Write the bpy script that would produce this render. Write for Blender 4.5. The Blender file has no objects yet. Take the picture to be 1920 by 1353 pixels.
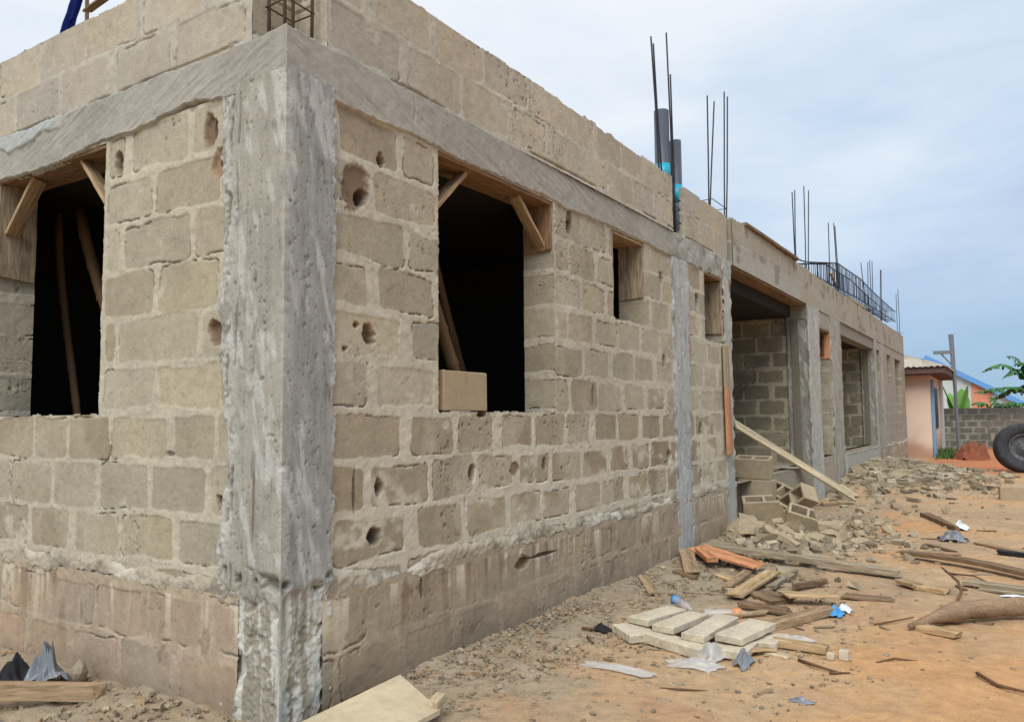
import bpy, bmesh, math, random
import numpy as np
from mathutils import Vector, Matrix
random.seed(7)
SC = bpy.context.scene; COL = SC.collection
R = math.radians
def s(r, g, b, k=1.0):                       # sRGB 0-255 -> linear
    f = lambda c: (c/12.92 if c <= .04045 else ((c+.055)/1.055)**2.4)
    return np.array([f(r/255)*k, f(g/255)*k, f(b/255)*k])
# ------------------------------------------------------------------ camera, sky, sun, exposure
cam = bpy.data.objects.new('camera', bpy.data.cameras.new('camera')); COL.objects.link(cam)
cam.data.sensor_width = 36; cam.data.lens = 27.565; cam.data.clip_end = 4000; cam.data.clip_start = .05
yaw, pitch, roll = .5680938, .0724485, -.0089843
f0 = Vector((-math.sin(yaw), math.cos(yaw), 0)); r0 = Vector((math.cos(yaw), math.sin(yaw), 0))
fw = f0*math.cos(pitch)+Vector((0, 0, math.sin(pitch))); u0 = r0.cross(fw)
rr = r0*math.cos(roll)+u0*math.sin(roll); uu = rr.cross(fw)
m3 = Matrix((rr, uu, -fw)).transposed()
cam.matrix_world = Matrix.Translation((2.8604, -2.5014, 1.4387)) @ m3.to_4x4()
SC.camera = cam
SC.view_settings.view_transform = 'Standard'; SC.view_settings.look = 'None'
SC.view_settings.exposure = 0.80; SC.view_settings.gamma = 1
SC.cycles.max_bounces = 5; SC.cycles.diffuse_bounces = 3; SC.cycles.use_denoising = True
SUN_EL, SUN_AZ = R(50), Vector((.30, -.85))     # soft sun behind the camera
sun = bpy.data.objects.new('sun', bpy.data.lights.new('sun', 'SUN')); COL.objects.link(sun)
sun.data.energy = 1.5; sun.data.angle = R(40); sun.data.color = (1, .975, .94)
sd = Vector((SUN_AZ.x, SUN_AZ.y, 0)).normalized()*math.cos(SUN_EL)+Vector((0, 0, math.sin(SUN_EL)))
sun.rotation_euler = sd.to_track_quat('Z', 'Y').to_euler(); sun.location = (4, -8, 12)
wd = bpy.data.worlds.new('World'); SC.world = wd; wd.use_nodes = True
nt = wd.node_tree; nt.nodes.clear()
def N(t, kind, **kw):
    n = t.nodes.new(kind)
    for k, v in kw.items():
        if k.startswith('i_'):
            key = k[2:]; n.inputs[int(key) if key.isdigit() else key.replace('_', ' ')].default_value = v
        else: setattr(n, k, v)
    return n
def ramp(t, stops, fac=None, interp='LINEAR'):
    n = t.nodes.new('ShaderNodeValToRGB'); n.color_ramp.interpolation = interp
    e = n.color_ramp.elements
    while len(e) < len(stops): e.new(.5)
    for i, (p, c) in enumerate(stops): e[i].position = p; e[i].color = (*c, 1)
    if fac is not None: t.links.new(fac, n.inputs[0])
    return n
sky = N(nt, 'ShaderNodeTexSky', sky_type='NISHITA', sun_disc=False, sun_elevation=SUN_EL, sun_rotation=math.atan2(SUN_AZ.x, SUN_AZ.y))
bg1 = N(nt, 'ShaderNodeBackground', i_Strength=.07); nt.links.new(sky.outputs[0], bg1.inputs[0])
tc = N(nt, 'ShaderNodeTexCoord'); sep = N(nt, 'ShaderNodeSeparateXYZ'); nt.links.new(tc.outputs['Generated'], sep.inputs[0])
mp = N(nt, 'ShaderNodeMapping'); mp.inputs['Scale'].default_value = (1, 1, 3.2); nt.links.new(tc.outputs['Generated'], mp.inputs[0])
nz = N(nt, 'ShaderNodeTexNoise', i_Scale=1.7, i_Detail=6, i_Roughness=.5); nt.links.new(mp.outputs[0], nz.inputs['Vector'])
nz2 = N(nt, 'ShaderNodeTexNoise', i_Scale=4.5, i_Detail=5, i_Roughness=.55, i_Distortion=.4); nt.links.new(mp.outputs[0], nz2.inputs['Vector'])
def mth(t, op, a, b):
    n = N(t, 'ShaderNodeMath', operation=op)
    for i, v in enumerate((a, b)):
        if isinstance(v, (int, float)): n.inputs[i].default_value = v
        else: t.links.new(v, n.inputs[i])
    return n.outputs[0]
# brightness of the overcast: height above the horizon + broad cloud masses, whiter to the west (-X)
e1 = mth(nt, 'ADD', mth(nt, 'MULTIPLY', sep.outputs[2], 1.75), -.02)
e2 = mth(nt, 'MULTIPLY', mth(nt, 'SUBTRACT', nz.outputs[0], .5), .95)
e3 = mth(nt, 'MULTIPLY', sep.outputs[0], -.38)
e4 = mth(nt, 'MULTIPLY', mth(nt, 'SUBTRACT', nz2.outputs[0], .5), .40)
ef = mth(nt, 'ADD', mth(nt, 'ADD', e1, e2), mth(nt, 'ADD', e3, e4))
cr = ramp(nt, [(0, s(150, 186, 214)), (.22, s(168, 196, 224)), (.42, s(184, 204, 231)), (.64, s(210, 226, 243)), (.85, s(234, 242, 250)), (1, s(242, 247, 252))], ef)
bg2 = N(nt, 'ShaderNodeBackground', i_Strength=.60); nt.links.new(cr.outputs[0], bg2.inputs[0])
mx = N(nt, 'ShaderNodeMixShader', i_0=.93); nt.links.new(bg1.outputs[0], mx.inputs[1]); nt.links.new(bg2.outputs[0], mx.inputs[2])
wo = N(nt, 'ShaderNodeOutputWorld'); nt.links.new(mx.outputs[0], wo.inputs[0])

# ------------------------------------------------------------------ materials
def mat(name, base=None, rough=.92, bump=.35, scale=70., var=.22, metal=0., spec=.25, bdist=.004, mottle=0., alpha=1., trans=0., stretch=(1, 1, 1), dark=None):
    """base None: colour comes from the mesh attribute Col (albedo of blocks, mortar, stains; also some painted shade)."""
    m = bpy.data.materials.new(name); m.use_nodes = True; t = m.node_tree; b = t.nodes['Principled BSDF']
    b.inputs['Roughness'].default_value = rough; b.inputs['Metallic'].default_value = metal
    b.inputs['Specular IOR Level'].default_value = spec; b.inputs['Alpha'].default_value = alpha
    b.inputs['Transmission Weight'].default_value = trans
    co = N(t, 'ShaderNodeTexCoord'); mp = N(t, 'ShaderNodeMapping'); mp.inputs['Scale'].default_value = stretch
    t.links.new(co.outputs['Object'], mp.inputs[0])
    n1 = N(t, 'ShaderNodeTexNoise', i_Distortion=.6 if dark is not None else 0., i_Scale=scale, i_Detail=6, i_Roughness=.65); t.links.new(mp.outputs[0], n1.inputs['Vector'])
    n2 = N(t, 'ShaderNodeTexNoise', i_Scale=scale*.12, i_Detail=4, i_Roughness=.6); t.links.new(mp.outputs[0], n2.inputs['Vector'])
    mr = N(t, 'ShaderNodeMapRange', i_1=.28, i_2=.72, i_3=1-var, i_4=1+var); t.links.new(n1.outputs[0], mr.inputs[0])
    mr2 = N(t, 'ShaderNodeMapRange', i_1=.3, i_2=.7, i_3=1-mottle, i_4=1+mottle); t.links.new(n2.outputs[0], mr2.inputs[0])
    pr = mth(t, 'MULTIPLY', mr.outputs[0], mr2.outputs[0])
    if base is None:
        a = N(t, 'ShaderNodeAttribute', attribute_name='Col'); src = a.outputs['Color']
    elif dark is not None:
        rp = ramp(t, [(.36, dark), (.62, base)], n1.outputs[0]); src = rp.outputs[0]
    else:
        c = N(t, 'ShaderNodeRGB'); c.outputs[0].default_value = (*base, 1); src = c.outputs[0]
    vm = N(t, 'ShaderNodeVectorMath', operation='SCALE'); t.links.new(src, vm.inputs[0]); t.links.new(pr, vm.inputs['Scale'])
    t.links.new(vm.outputs[0], b.inputs['Base Color'])
    if bump:
        bp = N(t, 'ShaderNodeBump', i_Strength=bump, i_Distance=bdist); t.links.new(n1.outputs[0], bp.inputs['Height']); t.links.new(bp.outputs[0], b.inputs['Normal'])
    return m
def wood(name, c, d):
    return mat(name, c, rough=.85, bump=.3, scale=6, var=.14, mottle=.3, bdist=.0015, stretch=(1.1, 11, 11), dark=d)
M = dict(
    relief=mat('sandcrete', None, scale=110, var=.20, bump=.5, bdist=.004, mottle=.10),
    earth=mat('sandy_earth', None, scale=90, var=.22, bump=.6, bdist=.008, mottle=.12),
    dark=mat('shade_dark_concrete', s(70, 66, 60, .45), scale=20),  # base colour darkened to paint in the gloom of the rooms
    block=mat('block_grey', s(168, 152, 126), scale=90, var=.2, bump=.5, mottle=.12),
    blocklight=mat('block_beige', s(168, 148, 120), scale=90, var=.14, bump=.4, mottle=.06),
    pine=wood('pine_wood', s(184, 158, 122), s(154, 128, 94)), tan=wood('tan_wood', s(166, 142, 112), s(134, 112, 86)),
    grey=wood('weathered_wood', s(158, 146, 124), s(128, 114, 94)), brown=wood('brown_wood', s(132, 110, 86), s(98, 78, 60)),
    orange=wood('orange_ply', s(198, 146, 108), s(178, 118, 80)), ply=wood('pale_ply', s(194, 179, 148), s(176, 158, 126)),
    dustply=mat('dusty_ply', s(190, 175, 146), scale=22, var=.12, bump=.25, mottle=.14),
    form=wood('formwork_board', s(140, 112, 84), s(112, 86, 62)), formp=wood('formwork_ply', s(156, 142, 120), s(124, 108, 88)),
    white=mat('limed_wood', s(192, 181, 160), scale=40, var=.18, bump=.3, mottle=.15),
    bamboo=mat('bamboo', s(118, 92, 64), rough=.6, scale=20, var=.25, stretch=(8, 8, 1), bump=.1),
    steel=mat('rebar_steel', s(58, 60, 66), rough=.7, metal=.3, scale=60, bump=.2),
    rust=mat('rusty_rebar', s(84, 66, 54), rough=.85, scale=60, bump=.3),
    galv=mat('grey_steel', s(118, 124, 130), rough=.55, metal=.2, scale=30, bump=.05),
    pvc=mat('grey_pvc', s(70, 78, 88), rough=.45, scale=14, var=.12, bump=.03, spec=.5, stretch=(1, 1, .3)),
    cyan=mat('cyan_tape', s(30, 165, 195), rough=.4, scale=20, var=.08, bump=.02, spec=.5),
    rubber=mat('tyre_rubber', s(64, 65, 68), rough=.85, scale=14, var=.35, bump=.4, bdist=.012, mottle=.35),
    rim=mat('dusty_rim', s(92, 94, 96), rough=.7, scale=18, var=.45, bump=.15, mottle=.3),
    peach=mat('peach_render', None, rough=.9, scale=40, var=.07, bump=.1), fascia=mat('brown_fascia', s(104, 84, 80), scale=10, bump=.1),
    sheet=mat('roof_sheet', s(176, 168, 152), rough=.6, scale=12, var=.25, bump=.05, mottle=.2),
    bluepaint=mat('blue_paint', s(120, 158, 190), rough=.6, scale=10, var=.1, bump=.05), bluetrim=mat('blue_roof_trim', s(104, 158, 216), rough=.6, scale=4, var=.06, bump=0),
    salmon=mat('salmon_paint', s(214, 142, 114), scale=4, var=.06, bump=0), offwhite=mat('off_white_paint', s(196, 202, 198), scale=4, var=.08, bump=0),
    glassdark=mat('dark_opening', s(48, 52, 56), rough=.4, scale=4, bump=0),
    leaf=mat('banana_leaf', s(62, 108, 56), rough=.5, scale=3, var=.35, bump=.05, spec=.4, mottle=.3), leafl=mat('young_banana_leaf', s(112, 156, 76), rough=.5, scale=3, var=.25, bump=.05, spec=.4),
    stem=mat('banana_stem', s(120, 122, 78), scale=6), grass=mat('grass_blade', s(74, 104, 50), rough=.7, scale=4, var=.4, bump=0),
    laterite=mat('laterite_soil', s(132, 80, 58), scale=9, var=.25, bump=.8, bdist=.03, mottle=.15),
    cloth=mat('blue_cloth', s(28, 48, 128), rough=.9, scale=60, var=.15, bump=.1), black=mat('black_rubber', s(32, 32, 36), rough=.7, scale=20, bump=.2),
    bag=mat('grey_plastic', s(120, 124, 130), rough=.35, scale=12, var=.15, bump=.1, spec=.5), 
    film=mat('clear_film', s(214, 210, 204), rough=.3, scale=20, var=.1, bump=.2, alpha=.5, spec=.5),
    pet=mat('clear_plastic', s(214, 212, 208), rough=.15, scale=20, var=.05, bump=.05, alpha=.45, spec=.6),
    labblue=mat('blue_label', s(70, 146, 206), rough=.4, scale=30, var=.2, bump=0), laborange=mat('orange_label', s(216, 150, 108), rough=.4, scale=30, var=.15, bump=0),
    paper=mat('white_wrapper', s(214, 220, 222), rough=.5, scale=30, var=.1, bump=.1), stone=mat('stone', s(150, 138, 116), scale=30, var=.25, bump=.5),
    bark=mat('dry_log', s(142, 118, 94), rough=.9, scale=7, var=.3, bump=.5, bdist=.01, mottle=.2, stretch=(1, 9, 9)), twig=mat('dry_twig', s(110, 84, 60), scale=30),
)
_m = wood('half_painted_wood', s(190, 140, 106), s(172, 118, 84)); _t = _m.node_tree; _r = [n for n in _t.nodes if n.type == 'VALTORGB'][0]; _l = _r.outputs[0].links[0].to_socket
_c = N(_t, 'ShaderNodeTexCoord'); _x = N(_t, 'ShaderNodeSeparateXYZ'); _t.links.new(_c.outputs['Object'], _x.inputs[0]); _k = N(_t, 'ShaderNodeMapRange', i_1=.72, i_2=.80); _t.links.new(_x.outputs[0], _k.inputs[0])
_q = N(_t, 'ShaderNodeMix', data_type='RGBA'); _t.links.new(_k.outputs[0], _q.inputs[0]); _t.links.new(_r.outputs[0], _q.inputs[6]); _q.inputs[7].default_value = (*s(160, 142, 118), 1); _t.links.new(_q.outputs[2], _l); M['twotone'] = _m   # orange paint on its lower half only
# ------------------------------------------------------------------ noise
def _h(ix, iy, sd):
    n = (ix.astype(np.int64)*374761393 + iy.astype(np.int64)*668265263 + int(sd)*974634777) & 0xffffffff
    n = ((n ^ (n >> 13))*1274126177) & 0xffffffff
    return ((n ^ (n >> 16)) & 0xffffff)/float(0x1000000)
def vn(x, y, sd=0):
    x = np.asarray(x, float); y = np.asarray(y, float)
    xi = np.floor(x); yi = np.floor(y); fx = x-xi; fy = y-yi
    fx = fx*fx*(3-2*fx); fy = fy*fy*(3-2*fy)
    a = _h(xi, yi, sd); b = _h(xi+1, yi, sd); c = _h(xi, yi+1, sd); d = _h(xi+1, yi+1, sd)
    return (a+(b-a)*fx)*(1-fy)+(c+(d-c)*fx)*fy
def fbm(x, y, sd=0, o=4):                    # roughly -1..1
    t = 0; a = 1; w = 0
    for i in range(o):
        t = t+a*(vn(x*2**i+17.3*i, y*2**i+9.1*i, sd+i)*2-1); w += a; a *= .55
    return t/w*1.5
def sst(a, b, x): t = np.clip((x-a)/(b-a), 0, 1); return t*t*(3-2*t)
def mixc(A, B, m): m = np.clip(m, 0, 1)[..., None]; return A*(1-m)+B*m
# ------------------------------------------------------------------ mesh accumulator
class GM:
    def __init__(self): self.V = []; self.F = []; self.C = []; self.n = 0
    def raw(self, P, F, C, sm=False):
        P = np.asarray(P, float); F = np.asarray(F, int); C = np.broadcast_to(np.asarray(C, float), P.shape)
        self.V.append(P); self.F.append(F+self.n); self.C.append(C); self.n += len(P); self.S = getattr(self, 'S', [])+[np.full(len(F), sm)]
    def grid(self, P, C, keep=None):         # P (nu,nv,3)
        nu, nv = P.shape[:2]; idx = np.arange(nu*nv).reshape(nu, nv)
        q = np.stack([idx[:-1, :-1], idx[1:, :-1], idx[1:, 1:], idx[:-1, 1:]], -1)
        q = q[keep] if keep is not None else q.reshape(-1, 4)
        used = np.unique(q); rm = np.zeros(nu*nv, int); rm[used] = np.arange(len(used))
        self.raw(P.reshape(-1, 3)[used], rm[q], np.broadcast_to(C, P.shape).reshape(-1, 3)[used], True)
    def box(self, a, b, c):
        x0, y0, z0 = a; x1, y1, z1 = b
        P = [(x0, y0, z0), (x1, y0, z0), (x1, y1, z0), (x0, y1, z0), (x0, y0, z1), (x1, y0, z1), (x1, y1, z1), (x0, y1, z1)]
        self.raw(P, [(0, 3, 2, 1), (4, 5, 6, 7), (0, 1, 5, 4), (1, 2, 6, 5), (2, 3, 7, 6), (3, 0, 4, 7)], c)
    def build(self, name, m, parent=None, smooth=True):
        V = np.concatenate(self.V); F = np.concatenate(self.F); C = np.concatenate(self.C)
        me = bpy.data.meshes.new(name); me.vertices.add(len(V)); me.vertices.foreach_set('co', V.ravel())
        me.loops.add(len(F)*4); me.loops.foreach_set('vertex_index', F.ravel().astype(np.int32))
        me.polygons.add(len(F)); me.polygons.foreach_set('loop_start', np.arange(0, len(F)*4, 4, dtype=np.int32))
        at = me.attributes.new('Col', 'FLOAT_COLOR', 'POINT')
        at.data.foreach_set('color', np.concatenate([C, np.ones((len(C), 1))], 1).ravel().astype(np.float32))
        me.update(calc_edges=True); me.validate()
        me.polygons.foreach_set('use_smooth', np.concatenate(self.S) if smooth and len(me.polygons) == len(F) else np.full(len(me.polygons), False))
        me.materials.append(m); o = bpy.data.objects.new(name, me); COL.objects.link(o)
        if parent: o.parent = parent
        return o
def tag(o, label, cat, group=None, kind=None):
    if label: o['label'] = label
    if cat: o['category'] = cat
    if group: o['group'] = group
    if kind: o['kind'] = kind
    return o
def thing(name, label, cat, loc=(0, 0, 0), group=None, rot=(0, 0, 0)):
    o = bpy.data.objects.new(name, None); COL.objects.link(o); o.location = loc; o.rotation_euler = rot; o.empty_display_size = .1
    return tag(o, label, cat, group)
def bobj(name, bm, m, parent=None, smooth=False, loc=None, rot=None):
    me = bpy.data.meshes.new(name); bm.normal_update(); bm.to_mesh(me); bm.free(); me.materials.append(m)
    if smooth: me.polygons.foreach_set('use_smooth', np.full(len(me.polygons), True))
    o = bpy.data.objects.new(name, me); COL.objects.link(o)
    if parent: o.parent = parent
    if loc is not None: o.location = loc
    if rot is not None: o.rotation_euler = rot
    return o
def tube(bm, pts, r, n=8, cap=True):
    pts = [Vector(p) for p in pts]; rs = r if isinstance(r, (list, tuple)) else [r]*len(pts); rings = []
    for i, p in enumerate(pts):
        d = (pts[min(i+1, len(pts)-1)]-pts[max(i-1, 0)]).normalized()
        a = d.orthogonal() if abs(d.z) > .9 else d.cross(Vector((0, 0, 1))); a.normalize()
        if abs(d.z) > .9: a = Vector((1, 0, 0)); a = (a-d*a.dot(d)).normalized()
        b = d.cross(a)
        rings.append([bm.verts.new(p+(a*math.cos(k*math.tau/n)+b*math.sin(k*math.tau/n))*rs[i]) for k in range(n)])
    for i in range(len(rings)-1):
        for k in range(n): bm.faces.new((rings[i][k], rings[i][(k+1) % n], rings[i+1][(k+1) % n], rings[i+1][k]))
    if cap:
        bm.faces.new(rings[0][::-1]); bm.faces.new(rings[-1])
def bbox(bm, a, b, bev=0):
    q = bmesh.ops.create_cube(bm, size=1)['verts']
    c = [(a[i]+b[i])/2 for i in range(3)]; d = [abs(b[i]-a[i]) for i in range(3)]
    for v in q: v.co = Vector((c[i]+v.co[i]*d[i] for i in range(3)))
    if bev:
        ed = list({e for v in q for e in v.link_edges}); bmesh.ops.bevel(bm, geom=ed, offset=bev, segments=1, affect='EDGES')

# ------------------------------------------------------------------ building surfaces
BLK = [s(165, 156, 135), s(170, 160, 139), s(161, 154, 136), s(171, 160, 136), s(163, 152, 131), s(167, 158, 138), s(159, 146, 125)]
MORT = s(188, 180, 161)
CONC = s(152, 149, 140); CONCW = s(176, 175, 168)
OPEN = [(1.17, 2.57, 1.48, 3.06), (3.61, 4.29, 2.29, 3.06), (5.99, 6.62, 2.29, 3.06), (6.92, 11.15, .62, 3.3), (12.1, 13.1, .70, 3.0),
        (14.2, 18.6, .70, 3.3), (19.0, 19.6, 2.29, 3.08), (21.0, 21.7, 2.29, 3.08), (22.64, 24.0, 1.48, 3.06)]
OPENL = [(-2.83, -1.53, 1.48, 3.06)]
T = .26
def blockwork(U, V, zs, joints, sd, jw=.056, bj=.040, smear=0., pal=BLK, mort=MORT, det=1.0):
    Vw = V+.010*fbm(U*1.1, V*1.1, sd, 2)+.004*fbm(U*6, V*6, sd+3, 2); Uw = U+.010*fbm(U*2.2+5, V*2.2, sd+7, 2)
    ci = np.clip(np.searchsorted(zs, Vw)-1, 0, len(zs)-2); D = np.full(U.shape, -.05); RND = np.zeros(U.shape+(3,))
    for c in range(len(zs)-1):
        k = ci == c
        if not k.any(): continue
        js = np.array(joints[c]); x = Uw[k]; bi = np.clip(np.searchsorted(js, x), 1, len(js)-1); a = js[bi-1]; b = js[bi]
        ja = jw*(.35+1.5*_h(np.round(a*100), np.full_like(a, c), sd+5)); jb = jw*(.35+1.5*_h(np.round(b*100), np.full_like(a, c), sd+5))
        du = np.minimum(x-a-ja/2, b-x-jb/2); dv = np.minimum(Vw[k]-zs[c], zs[c+1]-Vw[k])-bj/2
        r = .035; q = r-np.hypot(np.maximum(r-du, 0), np.maximum(r-dv, 0)); D[k] = np.where((du < r) & (dv < r), q, np.minimum(du, dv))
        for i in range(3): RND[k, i] = _h(np.round(a*100), np.full_like(a, c*7+1), sd+20+i)
    d = D+.004*fbm(U*11, V*11, sd+11, 2)+.003*fbm(U*45, V*45, sd+12, 2)+.022*(fbm(U*2.6, V*2.6, sd+15, 3)-.10)
    m = sst(-.003, .005, d)*(1-.35*sst(.15, .6, fbm(U*1.7+9, V*1.7, sd+17, 3)))
    sm = sst(.0, .32, fbm(U*3.1, V*4.2, sd+31, 4)+smear-.75)*sst(-.5, .35, fbm(U*16, V*14, sd+33, 3)+.35)
    m = m*(1-np.clip(sm, 0, 1)*.85)
    P = np.array(pal); bc = P[np.clip((RND[..., 0]*len(P)).astype(int), 0, len(P)-1)]*(.93+.15*RND[..., 1])[..., None]
    n1 = fbm(U*5, V*5, sd+41, 4); n2 = fbm(U*38, V*38, sd+43, 2)
    bc = bc*(1+.09*n1+.045*n2)[..., None]
    mc = mort*(1+.06*n1+.08*n2)[..., None]
    col = mixc(mc, bc, m)
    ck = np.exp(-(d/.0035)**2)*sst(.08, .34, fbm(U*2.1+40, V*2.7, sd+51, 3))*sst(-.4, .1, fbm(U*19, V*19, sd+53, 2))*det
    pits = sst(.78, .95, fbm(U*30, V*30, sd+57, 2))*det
    clu = sst(.05, .6, fbm(U*2.3+3, V*2.3, sd+66, 3)); spk = sst(.62, .84, fbm(U*66, V*66, sd+65, 2))*(.12+.88*clu)*det; pits = pits*(.2+.8*clu); crk = np.clip(ck*1.3+.8*pits+.55*spk, 0, 1); col = mixc(col, s(104, 93, 76), crk*.8)  # dark cracks and pits: dirt plus shade painted into the colour
    h = m*((RND[..., 2]-.5)*.006-.002)+(1-m)*(.0002+.0022*fbm(U*24, V*24, sd+61, 3)+.002*fbm(U*5, V*9, sd+62, 2))+.0007*n2-.020*ck-.008*pits-.003*spk
    return h, col, m
def holes(U, V, h, col, L, sd=3):
    for (u, v, ru, rv, dp, tint) in L:
        a = np.arctan2((V-v)/rv, (U-u)/ru); d = np.hypot((U-u)/ru, (V-v)/rv)*(1+.22*fbm(a*1.3+u*9, d_(U)*0+v*7, sd, 2)+.10*fbm(U*60, V*60, sd+2, 2))
        h = h-dp*sst(1.05, .72, d); col = mixc(col, np.array(tint), sst(1.15, .8, d)*.8)
    return h, col
def d_(x): return x
def omask(U, V, ops, sd=9):                 # True where a quad is kept
    k = np.ones(U.shape, bool)
    for (a, b, z0, z1) in ops:
        nu = .006*fbm(V*15, V*3+a, sd, 3); nv = .007*fbm(U*15, U*3+z0, sd+1, 3)
        k &= ~((U > a+nu) & (U < b+nu) & (V > z0+nv) & (V < z1+.0))
    return k
def panel(g, us, vs, fn, put, ops=(), extra=None):
    U, V = np.meshgrid(us, vs, indexing='ij'); h, col = fn(U, V)[:2]
    Uc = (U[:-1, :-1]+U[1:, 1:])/2; Vc = (V[:-1, :-1]+V[1:, 1:])/2; k = omask(Uc, Vc, ops)
    hc = np.maximum.reduce([h[:-1, :-1], h[1:, 1:], h[1:, :-1], h[:-1, 1:]]); k &= hc > -.28
    if extra is not None: k &= extra(Uc, Vc, hc)
    g.grid(put(U, V, h), col, k)
sideP = lambda U, V, h: np.stack([h, U, V], -1)
frontP = lambda U, V, h: np.stack([U, -h, V], -1)
def arrisL(U, V, h): U = U.copy(); U[-1] = h[-1]; return np.stack([U, -h, V], -1)     # last column sits exactly on the arris
def arrisR(U, V, h): U = U.copy(); U[0] = -h[0]; return np.stack([h, U, V], -1)
def negyP(y): return lambda U, V, h: np.stack([U, y-h, V], -1)      # faces -Y, U along x
def posxP(x): return lambda U, V, h: np.stack([x+h, U, V], -1)      # faces +X, U along y
def core(g, lo, hi, ops, put_box, zlim):
    """coarse solid behind the relief: split round the openings"""
    us = sorted({lo, hi, *[o[0] for o in ops], *[o[1] for o in ops]})
    for a, b in zip(us[:-1], us[1:]):
        m = (a+b)/2; cut = sorted([(o[2], o[3]) for o in ops if o[0] < m < o[1]]); z = zlim[0]
        for z0, z1 in cut: 
            if z0 > z: put_box(a, b, z, z0)
            z = max(z, z1)
        if z < zlim[1]: put_box(a, b, z, zlim[1])
ar = lambda a, b, d: np.linspace(a, b, max(2, int(round((b-a)/d))+1))
ZS = np.array([.42, .69, .95, 1.215, 1.48, 1.745, 2.008, 2.272, 2.535, 2.80, 3.075])
def jl(lst, hi, L=.475, sd=0):              # given joints, then a regular bond
    rnd = random.Random(sd); l = list(lst)
    while l[-1] < hi: l.append(l[-1]+L*(1+rnd.uniform(-.06, .06)))
    return l
JS = [jl([-.2, .30, .86], 26, sd=1), jl([-.2, .30, .92], 26, sd=2), jl([-.2, .57, 1.09], 26, sd=3), jl([-.2, .30, .88], 26, sd=4), 
      jl([-.2, .60, 1.17, 2.57, 2.80], 26, sd=5), jl([-.2, .30, .87, 1.3, 2.57, 3.04], 26, sd=6), jl([-.2, .60, 1.17, 2.57, 2.78], 26, sd=7),
      jl([-.2, .30, .88, 1.3, 2.57, 3.02], 26, sd=8), jl([-.2, .57, 1.17, 2.57, 2.82], 26, sd=9), jl([-.2, .30, .82, 1.17, 2.57, 3.03], 26, sd=10)]
BRN = s(112, 88, 66); DRK = s(90, 76, 60)
HS = [(.47, 2.66, .12, .13, .018, BRN), (.52, 2.61, .045, .05, .12, DRK), (.665, 2.85, .028, .042, .13, DRK), (.575, 1.89, .05, .06, .06, BRN), (.48, 1.93, .02, .02, .03, BRN), (.40, 1.80, .02, .015, .02, BRN),
      (.655, 1.075, .03, .05, .10, DRK), (.625, .82, .055, .052, .13, DRK), (1.51, 1.10, .033, .055, .13, DRK), (2.41, 1.11, .03, .05, .13, DRK),
      (2.83, 2.92, .045, .06, .13, DRK), (2.83, 2.98, .05, .10, .012, DRK), (2.0, 1.10, .05, .05, .012, BRN), (.47, 1.07, .012, .11, .012, DRK), (4.82, 1.05, .05, .07, .10, DRK), (5.75, 2.7, .05, .07, .12, DRK), (5.75, 1.3, .05, .07, .12, DRK),
      (5.72, .78, .045, .10, .12, DRK), (4.72, 2.8, .05, .07, .1, DRK), (4.75, 1.98, .05, .06, .1, DRK), (3.2, 1.62, .02, .08, .02, DRK), (1.62, 1.47, .05, .03, .06, DRK)]
def side_fn(U, V):
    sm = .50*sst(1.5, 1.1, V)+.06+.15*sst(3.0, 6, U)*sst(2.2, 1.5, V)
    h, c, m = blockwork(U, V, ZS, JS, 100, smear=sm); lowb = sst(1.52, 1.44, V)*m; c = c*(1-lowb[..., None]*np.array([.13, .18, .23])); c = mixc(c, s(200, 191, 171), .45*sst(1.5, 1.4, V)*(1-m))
    far = sst(6.6, 8.5, U)                   # the far stretch is thinly rendered grey-beige
    c = mixc(c, np.broadcast_to(s(150, 144, 130), c.shape)*(1+.08*fbm(U*2, V*2, 77))[..., None], far*.72)
    wet = sst(.2, .7, fbm(U*1.3, V*1.1, 140, 3)); c = c*(1-.10*wet)[..., None]
    h = h*(1-.6*far)
    return holes(U, V, h, c, [q for q in HS if q[0] < U.max()+.2])
bld = thing('unfinished_building', 'long unfinished sandcrete block building with raw concrete beams and empty window openings', 'building')
g = GM(); opsS = OPEN
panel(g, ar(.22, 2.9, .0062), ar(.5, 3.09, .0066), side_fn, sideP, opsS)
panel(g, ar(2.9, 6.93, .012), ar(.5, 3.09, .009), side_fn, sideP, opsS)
panel(g, ar(11.15, 24.9, .03), ar(.5, 3.34, .02), side_fn, sideP, opsS)
core(g, .05, 24.9, OPEN, lambda a, b, z0, z1: g.box((-T, a, z0), (-.14, b, z1), s(120, 112, 98)), (0, 3.06))
def jamb_fn(sd, zs0=ZS, width=T):
    def f(U, V):
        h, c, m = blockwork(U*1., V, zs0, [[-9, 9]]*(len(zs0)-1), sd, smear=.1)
        return h+.006, c*.96
    return f
for (a, b, z0, z1) in OPEN:                  # reveals
    near = a < 3; dz = .007 if near else .02
    if b-a < 3: panel(g, ar(-T, .004, .007 if near else .02), ar(z0-.01, z1, dz), jamb_fn(int(a*10)+500), negyP(b))
    for P in ([(-T, a, z0), (0, a, z0), (0, a, z1), (-T, a, z1)], [(-T, a, z0), (-T, b, z0), (0, b, z0), (0, a, z0)]):
        g.raw(P, [(0, 1, 2, 3)], s(150, 138, 116))
g.build('side_wall', M['relief'], bld)
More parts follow.
